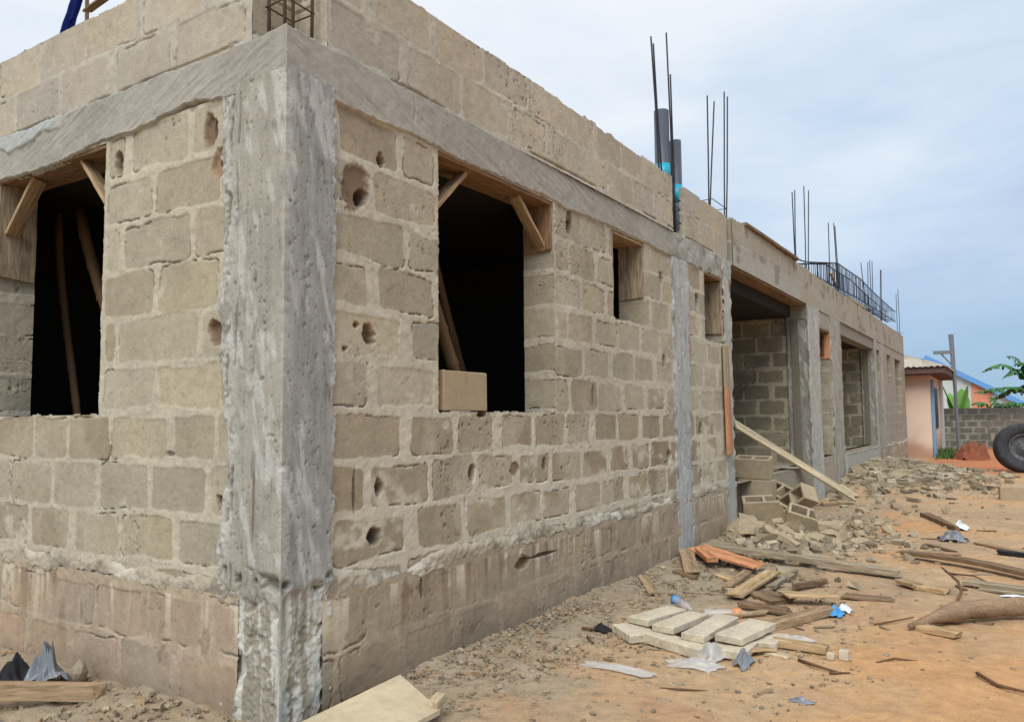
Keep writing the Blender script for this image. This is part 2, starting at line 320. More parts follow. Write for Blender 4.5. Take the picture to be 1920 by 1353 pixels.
# short front wall with the left window
JL = [jl([-9.2], 1, sd=30+i) for i in range(10)]
JL = [[x for x in np.arange(-9.3, -3.3, .48)]+q for q in (
    [-2.95, -2.46, -1.97, -1.47, -.98, -.42, .5], [-2.72, -2.25, -1.77, -1.30, -.80, -.35, .5], [-2.5, -2.0, -1.52, -1.03, -.54, .5], [-2.72, -2.24, -1.85, -1.40, -.86, -.48, .5],
    [-3.1, -2.83, -1.53, -.99, -.45, .5], [-3.2, -2.83, -1.53, -1.38, -.62, .0], [-3.1, -2.83, -1.53, -1.0, -.45, .5], [-3.2, -2.83, -1.53, -1.34, -.70, .0], [-3.1, -2.83, -1.53, -1.05, -.45, .5], [-3.2, -2.83, -1.53, -1.30, -.74, .0])]
HF = [(-1.40, 2.92, .045, .055, .13, BRN), (-.575, 2.93, .06, .09, .03, BRN), (-.555, 2.94, .022, .05, .12, DRK), (-.50, 2.755, .055, .075, .02, s(150, 118, 92)), (-.49, 2.76, .025, .035, .12, DRK), (-.51, 1.88, .05, .07, .04, BRN), (-.455, 1.035, .018, .04, .12, DRK), (-.85, 1.27, .04, .012, .008, DRK)]
def front_fn(U, V):
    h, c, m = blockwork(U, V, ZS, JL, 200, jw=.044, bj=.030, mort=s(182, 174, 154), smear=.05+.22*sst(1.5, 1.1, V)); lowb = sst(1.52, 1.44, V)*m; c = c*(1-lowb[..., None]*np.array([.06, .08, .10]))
    toplit = sst(2.2, 3.0, V); c = c*(1+.05*toplit)[..., None]  # brighter light on the wall top, painted as a lighter colour
    return holes(U, V, h, c, HF)
g = GM()
panel(g, ar(-3.0, -.30, .0062), ar(.5, 3.09, .0066), front_fn, frontP, OPENL)
core(g, -9, -.2, OPENL, lambda a, b, z0, z1: g.box((a, .14, z0), (b, T, z1), s(120, 112, 98)), (0, 3.06))
g.box((-9, .012, 0), (-3.0, .14, 3.06), s(150, 138, 116))
panel(g, ar(-.004, T, .007), ar(1.47, 3.06, .007), jamb_fn(560), posxP(-2.83))
g.raw([(-1.53, 0, 1.48), (-1.53, T, 1.48), (-1.53, T, 3.06), (-1.53, 0, 3.06)], [(3, 2, 1, 0)], s(150, 138, 116))
g.raw([(-2.83, 0, 1.48), (-1.53, 0, 1.48), (-1.53, T, 1.48), (-2.83, T, 1.48)], [(0, 1, 2, 3)], s(150, 138, 116))
g.build('front_wall', M['relief'], bld)
# plinth and the mortar ledge above it
def streak(U, V, top, ln, sd):
    a = sst(.05, .55, fbm(U*17, V*.8, sd, 3)+.35*fbm(U*3, V*.3, sd+4, 2)); L = ln*(.35+1.1*vn(U*13, U*0, sd+8))
    return a*sst(1, 0, (top-V)/L)*(V < top)
ZP = np.array([-.3, .02, .29, .56])
def plinth_fn(sd, pal, off):
    J = [[x for x in np.arange(-9.4+o, 27, .49)] for o in (off, off+.25, off)]
    def f(U, V):
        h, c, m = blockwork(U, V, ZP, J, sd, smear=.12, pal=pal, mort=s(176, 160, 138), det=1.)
        c = mixc(c, np.broadcast_to(np.mean(pal, 0), c.shape)*(1+.10*fbm(U*2.4, V*2.0, sd+3))[..., None], .42+.30*fbm(U*1.5, V*1.5, sd+9, 2))
        c = mixc(c, np.broadcast_to(s(206, 194, 172), c.shape), .85*streak(U, V, .56, .30, sd+70))
        c = mixc(c, np.broadcast_to(s(112, 88, 70), c.shape), .5*streak(U, V, .56, .45, sd+90)*sst(0, .4, fbm(U*2, V*0, sd+95, 2)))
        c = mixc(c, np.broadcast_to(s(118, 104, 88), c.shape), .55*sst(.24, .02, V+.10*fbm(U*2, V*0, sd+81, 3)))
        sp2 = sst(.55, .85, fbm(U*8, V*6, sd+88, 4)); c = mixc(c, s(112, 94, 78), .5*sp2); return h*.9+.010+.003*fbm(U*6, V*6, sd+89, 4), c
    return f
PS = plinth_fn(300, [s(160, 142, 119), s(152, 138, 118), s(165, 144, 120), s(150, 139, 122)], .19)
PF = plinth_fn(330, [s(164, 146, 126), s(169, 146, 122), s(158, 144, 126)], .07)
def ps2(U, V): 
    h, c = PS(U, V); return holes(U, V, h, c, [(2.08, .462, .09, .045, .05, BRN), (2.34, .475, .2, .014, .03, DRK), (1.0, .49, .015, .07, .012, DRK)])
def ledge_fn(sd, zb):
    def f(U, V):
        top = .72+.045*fbm(U*2.2, U*0, sd, 3)+.012*fbm(U*14, V*8, sd+2, 2); bot = .565+.022*fbm(U*3.0, U*0+3, sd+4, 3)+.014*fbm(U*23, V*5, sd+6, 2)
        e = np.minimum(top-V, (V-bot)); p = sst(0, .018, V-bot)*sst(0, .10, top-V)
        h = -.03+p*(.03+.011+.008*fbm(U*6, V*9, sd+8, 4)+.0045*fbm(U*40, V*40, sd+9, 2))
        c = mixc(np.broadcast_to(s(168, 158, 138), U.shape+(3,)), s(194, 188, 172), sst(-.2, .45, fbm(U*2.2, V*5, sd+12, 4)))
        c = mixc(c, s(128, 121, 108), .75*sst(.1, .5, fbm(U*7, V*9, sd+15, 3))); c = mixc(c, s(98, 90, 78), .8*sst(.014, .0, np.abs(V-bot-.006))*sst(-.1, .3, fbm(U*11, V*0, sd+18, 3)))  # last mix paints the dark shadow line under the ledge
        return h, c
    return f
g = GM(); sunk = lambda U, V, h: h > -.024
inporch = lambda U, V, h: (h > -.024) & ~((U > 6.95) & (U < 11.15)) & ~((U > 12.1) & (U < 13.1) & (V > .66)) & ~((U > 14.2) & (U < 18.6) & (V > .62))
panel(g, ar(.25, 2.9, .0065), ar(-.15, .60, .007), ps2, sideP); panel(g, ar(2.9, 6.95, .014), ar(-.15, .60, .011), ps2, sideP)
panel(g, ar(8.36, 24.9, .035), ar(-.15, .60, .025), PS, sideP)
panel(g, ar(.28, 2.9, .0065), ar(.50, .80, .0065), ledge_fn(400, 0), sideP, (), sunk); panel(g, ar(2.9, 6.95, .013), ar(.5, .80, .011), ledge_fn(400, 0), sideP, (), sunk)
panel(g, ar(11.15, 24.9, .04), ar(.5, .76, .02), ledge_fn(400, 0), sideP, (), inporch)
panel(g, ar(-3.2, -.28, .0065), ar(-.15, .60, .007), PF, frontP); panel(g, ar(-3.2, -.28, .0065), ar(.5, .80, .0065), ledge_fn(430, 0), frontP, (), sunk)
g.build('plinth', M['relief'], bld)
# corner column (two faces), its rough footing included
def colr(U, V, base, sd, streaky=1.):
    v1 = fbm(U*34, V*1.3, sd, 4); v2 = fbm(U*4, V*1.4, sd+3, 4); v3 = fbm(U*60, V*9, sd+6, 3); 
    c = np.broadcast_to(base, U.shape+(3,))*(1+.075*v1*streaky+.13*v2+.06*v3+.07*fbm(U*11, V*7, sd+23, 4))[..., None]; por = sst(.80, .95, fbm(U*70, V*58, sd+25, 2)); c = mixc(c, s(112, 107, 98), .6*por)
    c = mixc(c, s(196, 196, 190), .55*sst(.25, .7, fbm(U*20+V*5, V*5, sd+9, 3))); c = mixc(c, s(112, 108, 100), .55*sst(.45, .8, fbm(U*22, V*7, sd+13, 4)))
    h = .0007*v1+.0025*v2+.0014*v3-.004*por-.010*sst(.92, 1.04, fbm(U*27, V*19, sd+17, 2))*sst(-.1, .3, fbm(U*3, V*2, sd+19, 2))
    return h, c
def foot(U, V, h, c, sd):                    # honeycombed footing below the slab line
    k = sst(.66, .60, V+.05*fbm(U*7, V*2, sd, 3)); lum = fbm(U*11, V*7, sd+2, 4); grit = fbm(U*55, V*55, sd+4, 3)
    hf = .004+.013*lum+.005*grit; hf = np.maximum(hf-.03*sst(.35, .65, lum*-1), -.019)
    cf = mixc(np.broadcast_to(s(146, 139, 124), U.shape+(3,)), s(190, 188, 178), sst(-.1, .35, fbm(U*26, V*1.6, sd+6, 4))); cf = mixc(cf, s(206, 205, 200), .6*sst(.1, .5, grit)*sst(0, .4, fbm(U*5, V*3, sd+9, 2)))
    brk = sst(.07, .0, np.abs(V-.66-.03*fbm(U*5, V*0, sd+11, 2)))*sst(.05, .45, fbm(U*14, V*13, sd+12, 3))
    return np.maximum(h*(1-k)+hf*k-.05*brk, -.02), mixc(mixc(c, cf, k), s(96, 90, 82), brk*.7)
def colL_fn(U, V):
    h, c = colr(U, V, s(160, 156, 144), 600)  # warmer, brighter base paints in the light on this face
    ed = -.455+.035*fbm(V*1.6, V*0, 620, 3)+.016*fbm(V*9, V*0, 622, 3)+.05*sst(1.9, 1.3, V)*sst(.7, 1.2, V)-.0*V
    sl = sst(.13, .05, U-ed); h = h+.020+sl*(.002+.010*fbm(U*14, V*6, 626, 4)+.005*fbm(U*50, V*40, 628, 2)); c = mixc(c, s(184, 182, 173), sl*.7)
    c = mixc(c, s(120, 116, 108), .6*sl*sst(.2, .6, fbm(U*30, V*12, 630, 3)))
    gx = -.33+.015*fbm(V*3, V*0, 632, 3); gx2 = -.385+.022*fbm(V*2.2, V*0, 636, 3)+.006*fbm(V*22, V*0, 637, 2); gr = np.exp(-((U-gx)/.006)**2)*sst(-.1, .3, fbm(V*5, V*0, 634, 2))+np.exp(-((U-gx2)/.009)**2)*sst(-.05, .25, fbm(V*6, V*0, 638, 3)); h = h-.022*gr; c = mixc(c, s(92, 86, 78), np.clip(gr, 0, 1)*.75)
    bl = sum(np.exp(-((U-q-.003*fbm(V*2, V*0, 641))/.004)**2) for q in (-.245, -.10)); h = h+.0025*bl; c = mixc(c, s(140, 134, 122), .35*bl)
    st = np.exp(-((U+.175-.02*(V-1))/.010)**2)*sst(.82, .95, V)*sst(1.32, 1.15, V); c = mixc(c, s(92, 66, 50), .75*st)
    h, c = foot(U, V, h, c, 640)
    h = np.where(U < ed, -.03, h*1.0); h = h*sst(-.002, .012, U-ed)-.03*(1-sst(-.002, .012, U-ed))
    return h*np.where(U > .0, 1, 1), c
def colR_fn(U, V):
    h, c = colr(U, V, s(150, 150, 145), 700)  # cooler, darker base paints in the weaker light on this face
    dg = fbm((U*.9+V*.35)*16, (V*.9-U*.35)*3, 705, 4); c = c*(1+.08*dg)[..., None]; h = h+.0015*dg
    ed = .315+.010*fbm(V*8, V*0, 720, 3)+.006*fbm(V*30, V*0, 722, 2); sl = sst(.045, .01, ed-U); eg = np.exp(-((U-ed+.012)/.007)**2)*sst(.0, .3, fbm(V*9, V*0, 727, 3)); h = h+.026+sl*.008*fbm(U*25, V*18, 726, 3)-.02*eg; c = mixc(c, s(180, 180, 173), sl*.5); c = mixc(c, s(96, 92, 86), eg*.7)  # eg: groove plus painted shadow line where column meets wall
    h, c = foot(U, V, h, c, 740)
    pit = np.exp(-((U-.275)/.018)**2)*sst(.5, .42, V)*sst(.15, .4, fbm(U*8, V*17, 745, 2)); h = np.maximum(h-.06*pit, -.021); c = mixc(c, s(84, 80, 74), pit*.6)
    return h*sst(-.002, .010, ed-U)-.03*(1-sst(-.002, .010, ed-U)), c
g = GM(); nv = ar(-.15, 3.12, .0066); e = .021
def cornerfix(fn, isleft):                   # pull both faces onto the one shared arris
    def f(U, V):
        h, c = fn(U, V); w = sst(.05, .0, (e-U) if isleft else (U+e)); w[-1 if isleft else 0] = 1.; ae = e+.004*fbm(V*18, V*0, 760, 3)-.010*sst(.35, .8, fbm(V*6, V*0, 763, 3))
        return h*(1-w)+ae*w, mixc(c, s(186, 182, 172), w*.35)
    return f
panel(g, np.append(ar(-.56, -.01, .0062), [0., .010, e-.003]), nv, cornerfix(colL_fn, True), arrisL, (), sunk)
panel(g, np.append([-e+.003, -.010, 0.], ar(.006, .345, .0062)), nv, cornerfix(colR_fn, False), arrisR, (), sunk)
g.box((-.3, .03, -.1), (-.03, .28, 3.3), s(130, 126, 116))
g.build('corner_column', M['relief'], bld)
# ring beam
def beam_fn(sd, sgn, left):
    def f(U, V):
        bot = 3.055+.012*fbm(U*2.5, U*0, sd, 3)+.007*fbm(U*18, V*0, sd+2, 2); top = 3.335+.008*fbm(U*5, U*0, sd+4, 3)
        if left: bot = bot+.05*np.exp(-((U+.75)/.25)**2)-.02*sst(-1.3, -2, U)
        q = .36+.25*fbm(U*1.1, V*1.3, sd+6, 2)*0; A = U*.93+sgn*V*q; B = V*.93-sgn*U*q+.035*fbm(U*1.7, V*2.5, sd+6, 3)
        st = fbm(A*4, B*48, sd+7, 4)*(.35+.9*vn(U*3.3, V*4, sd+20)); n = fbm(U*3, V*4, sd+8, 5)
        h = .018+.0032*st+.004*n+.0015*fbm(U*28, V*28, sd+21, 2); p = sst(0, .010, V-bot)*sst(0, .012, top-V)
        c = np.broadcast_to(s(160, 156, 146), U.shape+(3,))*(1+.06*st+.12*n)[..., None]
        c = mixc(c, s(182, 178, 166), .6*sst(.02, .0, np.abs(V-bot-.01))*sst(-.2, .3, fbm(U*4, V*0, sd+25, 2))); tp = sst(.02, .0, top-V)*sst(-.1, .3, fbm(U*7, V*0, sd+26, 3)); h = h+.008*tp*fbm(U*25, V*25, sd+27, 2); c = mixc(c, s(104, 98, 88), tp*.6)  # tp: dark top edge, painted shade of the gap below the parapet
        if left:                             # paler slurry spread over the joint at the far left
            zz = 3.22-.035*fbm(U*5, U*0, sd+9, 3); k = sst(-1.95, -2.15, U+.05*fbm(U*9, V*9, sd+13, 2))*sst(0, .02, V-zz); c = mixc(c, s(176, 180, 176), k*.9); h = h+k*.012
        if not left:
            ck = np.exp(-((U-.93-.02*fbm(V*9, V*0, sd+10))/.006)**2); h = h-.006*ck
            w = sst(4.6, 5.4, U); c = mixc(c, s(164, 164, 156), w*.6); h = h+w*.016*fbm(U*5, V*5, sd+11, 3); c = mixc(c, s(110, 106, 98), .6*w*sst(.3, .6, fbm(U*8, V*12, sd+12, 3)))
        return h*p-.03*(1-p), c
    return f
bR, bL = beam_fn(800, -1, False), beam_fn(830, 1, True)
g = GM(); e = .022
def bfix(fn, left):
    def f(U, V):
        h, c = fn(U, V); w = sst(.05, .0, (e-U) if left else (U+e)); w[-1 if left else 0] = 1.; w = w*(h > 0); return h*(1-w)+e*w, c
    return f
panel(g, np.append([-e, -.01], ar(0, 2.9, .0065)), ar(3.02, 3.37, .0066), bfix(bR, False), arrisR, (), sunk); panel(g, ar(2.9, 6.93, .013), ar(3.02, 3.37, .010), bR, sideP, (), sunk)
panel(g, np.append(ar(-3.1, -.0, .0065), [.01, e]), ar(3.02, 3.37, .0066), bfix(bL, True), arrisL, (), sunk)
g.box((-T, .0, 3.06), (-.012, 6.92, 3.325), s(140, 136, 126)); g.box((-9, .012, 3.06), (-T-.003, T, 3.325), s(140, 136, 126))
g.build('ring_beam', M['relief'], bld)
# parapet: two courses on the ring beam, open at the corner and at the pipe column
PALP = [s(176, 164, 143), s(171, 160, 141), s(180, 168, 147), s(168, 158, 141), s(174, 161, 139)]
ZT = np.array([3.33, 3.605, 3.885])
JP = [[-.2, .26, .86, 1.42, 1.96, 2.48, 3.0, 3.5, 4.0, 4.5, 5.0, 5.42, 5.9, 6.4, 6.9, 7.4], [-.2, .26, .57, 1.12, 1.66, 2.2, 2.74, 3.26, 3.76, 4.26, 4.74, 5.0, 5.42, 5.66, 6.2, 6.9, 7.4]]
JQ = [[-9]+list(np.arange(-8.8, -3, .49))+[-2.62, -2.06, -1.50, -.92, -.26, .3], [-9]+list(np.arange(-8.6, -3.1, .49))+[-2.86, -2.33, -1.80, -1.22, -.60, -.26, .3]]
def par_fn(J, sd):
    def f(U, V):
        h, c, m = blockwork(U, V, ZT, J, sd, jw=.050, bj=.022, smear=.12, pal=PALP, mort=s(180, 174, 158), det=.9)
        gk = sst(5.2, 5.6, U)*sst(-.3, .25, fbm(U*1.6, V*2.6, sd+4, 3)+.2); c = mixc(c, s(168, 162, 148), gk*.75); h = h*(1-.7*gk)
        h = h+.034*sst(1.3, 2.8, U)*sst(5.3, 4.9, U); w = .35*sst(.0, .6, fbm(U*1.4, V*2, sd+8, 3)); c = mixc(c, s(176, 172, 162), w)
        hb = np.exp(-((V-3.34)/.006)**2)*sst(.0, .35, fbm(U*2.3, U*0, sd+14, 3)); h = h-.03*hb; c = mixc(c, s(96, 88, 76), hb*.7)  # groove with the shadow gap under the parapet painted into its colour
        return h, c
    return f
topk = lambda U, V, h: V < 3.878+.006*fbm(U*9, U*0, 55, 3)-.02*sst(.55, .7, fbm(U*2.5, U*0, 58, 2))
g = GM()
panel(g, ar(.26, 2.9, .0075), ar(3.31, 3.90, .0075), par_fn(JP, 900), sideP, (), topk); panel(g, ar(2.9, 5.0, .012), ar(3.31, 3.90, .010), par_fn(JP, 900), sideP, (), topk)
panel(g, ar(5.42, 6.88, .014), ar(3.31, 3.90, .010), par_fn(JP, 900), sideP, (), topk)
panel(g, ar(-3.0, -.26, .0075), ar(3.31, 3.90, .0075), par_fn(JQ, 930), frontP, (), topk)
for a, b in ((.262, 5.0), (5.42, 6.88)): g.box((-T, a, 3.328), (-.012, b, 3.872), s(160, 148, 126))
g.box((-9, .012, 3.328), (-.262, T, 3.872), s(160, 148, 126))
for P in (negyP(.262), negyP(5.42), ): panel(g, ar(-T, .002, .01), ar(3.33, 3.875, .01), jamb_fn(570, ZT), P)
panel(g, ar(0, T, .01), ar(3.33, 3.875, .01), jamb_fn(575, ZT), posxP(-.262))
g.build('parapet', M['relief'], bld)
# beam over the two porches and the plain upper band of the far stretch
def pb_fn(U, V):
    n = fbm(U*1.2, V*2.5, 960, 4); sx = fbm(U*9, V*1.0, 962, 3)
    c = np.broadcast_to(s(162, 155, 138), U.shape+(3,))*(1+.09*n+.05*sx)[..., None]; c = mixc(c, s(172, 170, 160), .6*sst(0, .5, fbm(U*.8, V*2.2, 964, 3))*sst(3.75, 3.5, V)); c = mixc(c, s(112, 104, 94), .55*sst(.35, .65, fbm(U*2.6, V*5, 966, 4)))
    ck = np.exp(-((V-3.62-.01*fbm(U*2, U*0, 967))/.006)**2)*.4; 
    gx = np.minimum.reduce([np.abs(U-q) for q in (11.6, 13.55, 14.6, 16.4, 18.2, 20.5)]); gv = sst(.10, .06, gx)*sst(3.66, 3.7, V); c = mixc(c, s(120, 88, 62), gv*.6)
    return .014+.004*n-.01*ck-.04*gv, c
g = GM(); tk = lambda U, V, h: V < 3.90+.012*fbm(U*4, U*0, 970, 3)
panel(g, ar(7.06, 11.2, .02), ar(3.30, 3.93, .014), pb_fn, sideP, (), tk); panel(g, ar(11.2, 24.9, .035), ar(3.30, 3.93, .018), pb_fn, sideP, (), tk)
g.box((-T, 7.06, 3.30), (.008, 24.9, 3.885), s(140, 134, 120)); g.box((-T, 24.885, 0), (.012, 24.905, 3.89), s(150, 144, 128))
g.box((-T, 11.15, 3.06), (-.02, 24.9, 3.298), s(140, 134, 120)); g.box((-T, 6.6, 3.06), (-.02, 7.06, 3.298), s(140, 134, 120))
panel(g, ar(-T, .002, .02), ar(3.30, 3.9, .02), jamb_fn(578, ZT), negyP(7.06))
g.build('porch_beam', M['relief'], bld)
# smaller columns cast between the blocks
def col_fn(a, b, base, sd, pr, rough):
    def f(U, V):
        h, c = colr(U, V, base, sd); el = a+.018*fbm(V*5, V*0, sd+31, 3); er = b+.018*fbm(V*5+9, V*0, sd+33, 3); d = np.minimum(U-el, er-U)
        lum = sst(.09, .03, d); h = h+pr+lum*rough*fbm(U*12, V*10, sd+35, 4); c = mixc(c, s(112, 106, 96), .6*lum*sst(.1, .5, fbm(U*14, V*9, sd+37, 3)))
        p = sst(0, .02, d); return h*p-.03*(1-p), c
    return f
for a, b, z0, z1, d, base, pr in ((4.97, 5.47, -.05, 3.14, .012, s(168, 170, 166), .012), (6.60, 6.93, .0, 3.32, .012, s(168, 166, 158), .016), (11.14, 12.10, -.05, 3.32, .025, s(172, 170, 162), .016), (13.1, 14.2, -.05, 3.32, .025, s(160, 154, 142), .016), (18.6, 19.0, 0, 3.3, .03, s(168, 166, 158), .014), (19.75, 20.3, 0, 3.3, .03, s(164, 160, 150), .010)):
    g = GM(); panel(g, ar(a-.06, b+.06, d), ar(z0, z1, d), col_fn(a, b, base, int(a*31)+1000, pr, .014), sideP, OPEN, sunk)
    if a in (6.60,): g.box((-T, 6.66, .0), (-.0, 6.925, 3.3), s(150, 146, 136))
    if a in (11.14,): 
        g.box((-.32, 11.17, .0), (-.003, 12.09, 3.3), s(140, 136, 126)); panel(g, ar(-.33, .016, .012), ar(.5, 3.3, .012), lambda U, V: [q if i else q for i, q in enumerate(colr(U, V, s(142, 140, 132), 1203))], negyP(11.165))  # side face in a darker concrete colour, its shade painted in
    if a == 18.6: 
        g.box((-.30, 18.62, .0), (-.003, 18.99, 3.3), s(140, 136, 126)); panel(g, ar(-.30, .014, .015), ar(.5, 3.3, .015), lambda U, V: colr(U, V, s(146, 142, 132), 1233), negyP(18.612))  # porch-side face darkened in colour to carry its shade
    if a == 13.1: g.box((-T, 13.11, 0), (-.003, 14.19, 3.3), s(140, 136, 126))
    g.build('column', M['relief'], bld)
# cross walls seen through the porches, floor, roof deck, rear walls
ZC = np.array([.35, .62, .89, 1.16, 1.43, 1.70, 1.97, 2.24, 2.51, 2.78, 3.05, 3.32]); JC = [[x for x in np.arange(-9.5+(.24 if i % 2 else 0), 1, .48)] for i in range(11)]
for yy, x0, x1, sd in ((11.20, -3.2, -.30, 1300), (18.66, -3.2, -.28, 1330)):
    def cw(U, V, sd=sd):
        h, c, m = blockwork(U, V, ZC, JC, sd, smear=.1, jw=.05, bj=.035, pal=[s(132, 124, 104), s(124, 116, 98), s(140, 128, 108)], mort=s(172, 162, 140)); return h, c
    g = GM(); panel(g, ar(x0, x1, .012 if yy < 15 else .025), ar(.5, 3.32, .012 if yy < 15 else .025), cw, negyP(yy)); g.box((-9, yy+.02, .4), (x1, yy+.2, 3.3), s(130, 122, 104)); g.build('cross_wall', M['relief'], bld)
g = GM(); g.box((-8.8, T, .30), (-T, 6.9, .60), s(120, 114, 102)); g.box((-8.8, 6.9, .0), (-.55, 8.3, .60), s(130, 122, 108)); g.box((-8.8, 8.3, .0), (-T, 24.85, .60), s(120, 114, 102)); g.box((-T, 8.35, .1), (.02, 11.16, .615), s(150, 142, 126)); g.box((-T, 14.15, .1), (.05, 18.62, .665), s(172, 168, 156)); g.box((-T, 12.08, .1), (.012, 13.12, .70), s(160, 150, 132))
def slabtop(U, V): n = fbm(U*4, V*4, 1400, 4); return .004+.012*n, np.broadcast_to(s(160, 150, 132), U.shape+(3,))*(1+.12*n)[..., None]
panel(g, ar(-2.8, .025, .03), ar(8.32, 11.16, .03), slabtop, lambda U, V, h: np.stack([U, V, .612+h], -1)); panel(g, ar(-2.8, .06, .04), ar(14.15, 18.62, .04), slabtop, lambda U, V, h: np.stack([U, V, .66+h], -1))
g.build('floor_slab', M['relief'], bld)
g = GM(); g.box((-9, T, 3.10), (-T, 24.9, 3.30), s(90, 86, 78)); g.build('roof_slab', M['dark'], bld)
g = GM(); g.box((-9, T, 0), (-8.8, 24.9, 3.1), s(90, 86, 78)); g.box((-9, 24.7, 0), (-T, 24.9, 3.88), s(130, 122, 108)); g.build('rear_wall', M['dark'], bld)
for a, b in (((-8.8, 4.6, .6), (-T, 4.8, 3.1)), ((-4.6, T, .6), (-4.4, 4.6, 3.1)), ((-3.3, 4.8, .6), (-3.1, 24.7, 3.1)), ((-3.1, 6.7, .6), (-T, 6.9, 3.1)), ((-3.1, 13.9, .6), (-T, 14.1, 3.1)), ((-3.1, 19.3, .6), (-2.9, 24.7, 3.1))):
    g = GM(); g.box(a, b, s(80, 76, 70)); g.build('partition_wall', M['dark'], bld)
# starter bars: parts of the building, each bar a sub-part
def bar(p0, p1, r, parent, m='steel', bend=None):
    bm = bmesh.new(); p0 = Vector(p0); p1 = Vector(p1); mid = p0.lerp(p1, .5)+Vector(bend or (random.uniform(-.012, .012), random.uniform(-.012, .012), 0)); tube(bm, [p0, p0.lerp(mid, .5), mid, mid.lerp(p1, .5), p1], r, 6)
    return bobj('rebar', bm, M[m], parent, True)
def hoop(c, wx, wy, r, parent, m='steel', tilt=0.):
    bm = bmesh.new(); cx, cy, cz = c; pts = []
    for (sx, sy) in ((-1, -1), (1, -1), (1, 1), (-1, 1), (-1, -1)): pts.append((cx+sx*wx, cy+sy*wy, cz+tilt*sx+random.uniform(-.008, .008)))
    tube(bm, pts, r, 5); return bobj('stirrup', bm, M[m], parent, True)
def starter(c, bars, hoops, m='steel', r=.009):
    e = bpy.data.objects.new('starter_bars', None); COL.objects.link(e); e.parent = bld; e.location = c; e.empty_display_size = .1
    for p0, p1 in bars: bar(Vector(p0)-Vector(c), Vector(p1)-Vector(c), r, e, m)
    for hc, wx, wy in hoops: hoop(Vector(hc)-Vector(c), wx, wy, .005, e, m)
starter((-.1, .1, 3.3), [((-.05, .03, 3.25), (-.05, .02, 4.3)), ((-.19, .05, 3.25), (-.20, .05, 4.4)), ((-.05, .20, 3.25), (-.05, .21, 4.35)), ((-.19, .20, 3.25), (-.19, .22, 4.4))], [((-.12, .12, 3.50), .075, .09)], 'rust', .009)
starter((-.1, 5.2, 3.3), [((-.05, 4.86, 3.86), (-.06, 4.74, 5.27)), ((-.05, 4.93, 3.86), (-.06, 4.80, 5.22)), ((-.06, 5.24, 3.3), (-.06, 5.17, 5.49)), ((-.06, 5.30, 3.3), (-.06, 5.26, 5.07))], [((-.1, 5.22, 3.62), .08, .14), ((-.1, 5.22, 3.72), .08, .14), ((-.1, 5.22, 3.48), .08, .15)])
starter((-.1, 6.7, 3.3), [((-.07, 6.42, 3.4), (-.06, 6.47, 5.26)), ((-.13, 6.58, 3.4), (-.06, 6.73, 5.28)), ((-.06, 6.97, 3.3), (-.06, 7.15, 5.55)), ((-.06, 7.0, 3.3), (-.06, 7.28, 5.53))], [((-.09, 6.7, 3.99), .07, .27)])
for cy, L in ((11.2, ((10.84, 10.71, 5.11), (10.86, 10.91, 5.19), (11.55, 11.62, 5.44), (11.72, 12.0, 5.45))), (14.2, ((13.65, 13.73, 5.22), (14.6, 14.3, 5.34), (14.66, 14.42, 5.3))), (18.4, ((18.3, 17.59, 5.06), (18.5, 18.7, 5.24), (19.25, 19.43, 5.4), (19.2, 19.0, 5.35))), (20.6, ((20.74, 21.1, 5.44), (20.6, 20.95, 5.40))), (25, ((24.3, 24.26, 5.18), (24.75, 24.8, 5.39)))):
    starter((-.1, cy, 3.5), [((-.07, y0, 3.5), (-.06, y1, z)) for y0, y1, z in L], [((-.1, cy, 4.02), .08, .25)])

# ------------------------------------------------------------------ generic small things
def plank(name, label, cat, p0, p1, w, t, m, roll=0., bend=0., taper=0., ragged=.02, group=None, parent=None, sd=None, n=8):
    rnd = random.Random(sd if sd is not None else hash((round(p0[0], 3), round(p1[1], 3), w)) & 0xffff)
    if name in ('plank', 'board', 'batten', 'offcut', 'lath', 'timber') and parent is None: w *= .9; t *= .78
    p0 = Vector(p0); p1 = Vector(p1); X = (p1-p0); L = X.length; X.normalize(); Y = Vector((0, 0, 1)).cross(X)
    if Y.length < .05: Y = Vector((0, 1, 0))
    Y.normalize(); Z = X.cross(Y); rot = Matrix((X, Y, Z)).transposed() @ Matrix.Rotation(roll, 3, 'X')
    bm = bmesh.new(); rings = []
    for i in range(n+1):
        f = i/n; k = 1-taper*f; b = bend*math.sin(f*math.pi); ring = []
        for sy, sz in ((-1, -1), (1, -1), (1, 1), (-1, 1)):
            j = ragged*rnd.uniform(-1, 1) if i in (0, n) else 0; q = .03*w
            ring.append(bm.verts.new((f*L+j, sy*w/2*k+rnd.uniform(-q, q)*.6, sz*t/2+b+rnd.uniform(-q, q)*.3)))
        rings.append(ring)
    for a, b in zip(rings[:-1], rings[1:]):
        for k in range(4): bm.faces.new((a[k], a[(k+1) % 4], b[(k+1) % 4], b[k]))
    bm.faces.new(rings[0][::-1]); bm.faces.new(rings[-1])
    bmesh.ops.recalc_face_normals(bm, faces=bm.faces)
    le = [e for e in bm.edges if len(e.link_faces) == 2 and e.calc_face_angle(0) > .9]; bmesh.ops.bevel(bm, geom=le, offset=min(.003, t*.12), segments=1, affect='EDGES')
    o = bobj(name, bm, M[m], parent); o.matrix_basis = Matrix.Translation(p0) @ rot.to_4x4()
    return tag(o, label, cat, group) if parent is None else o
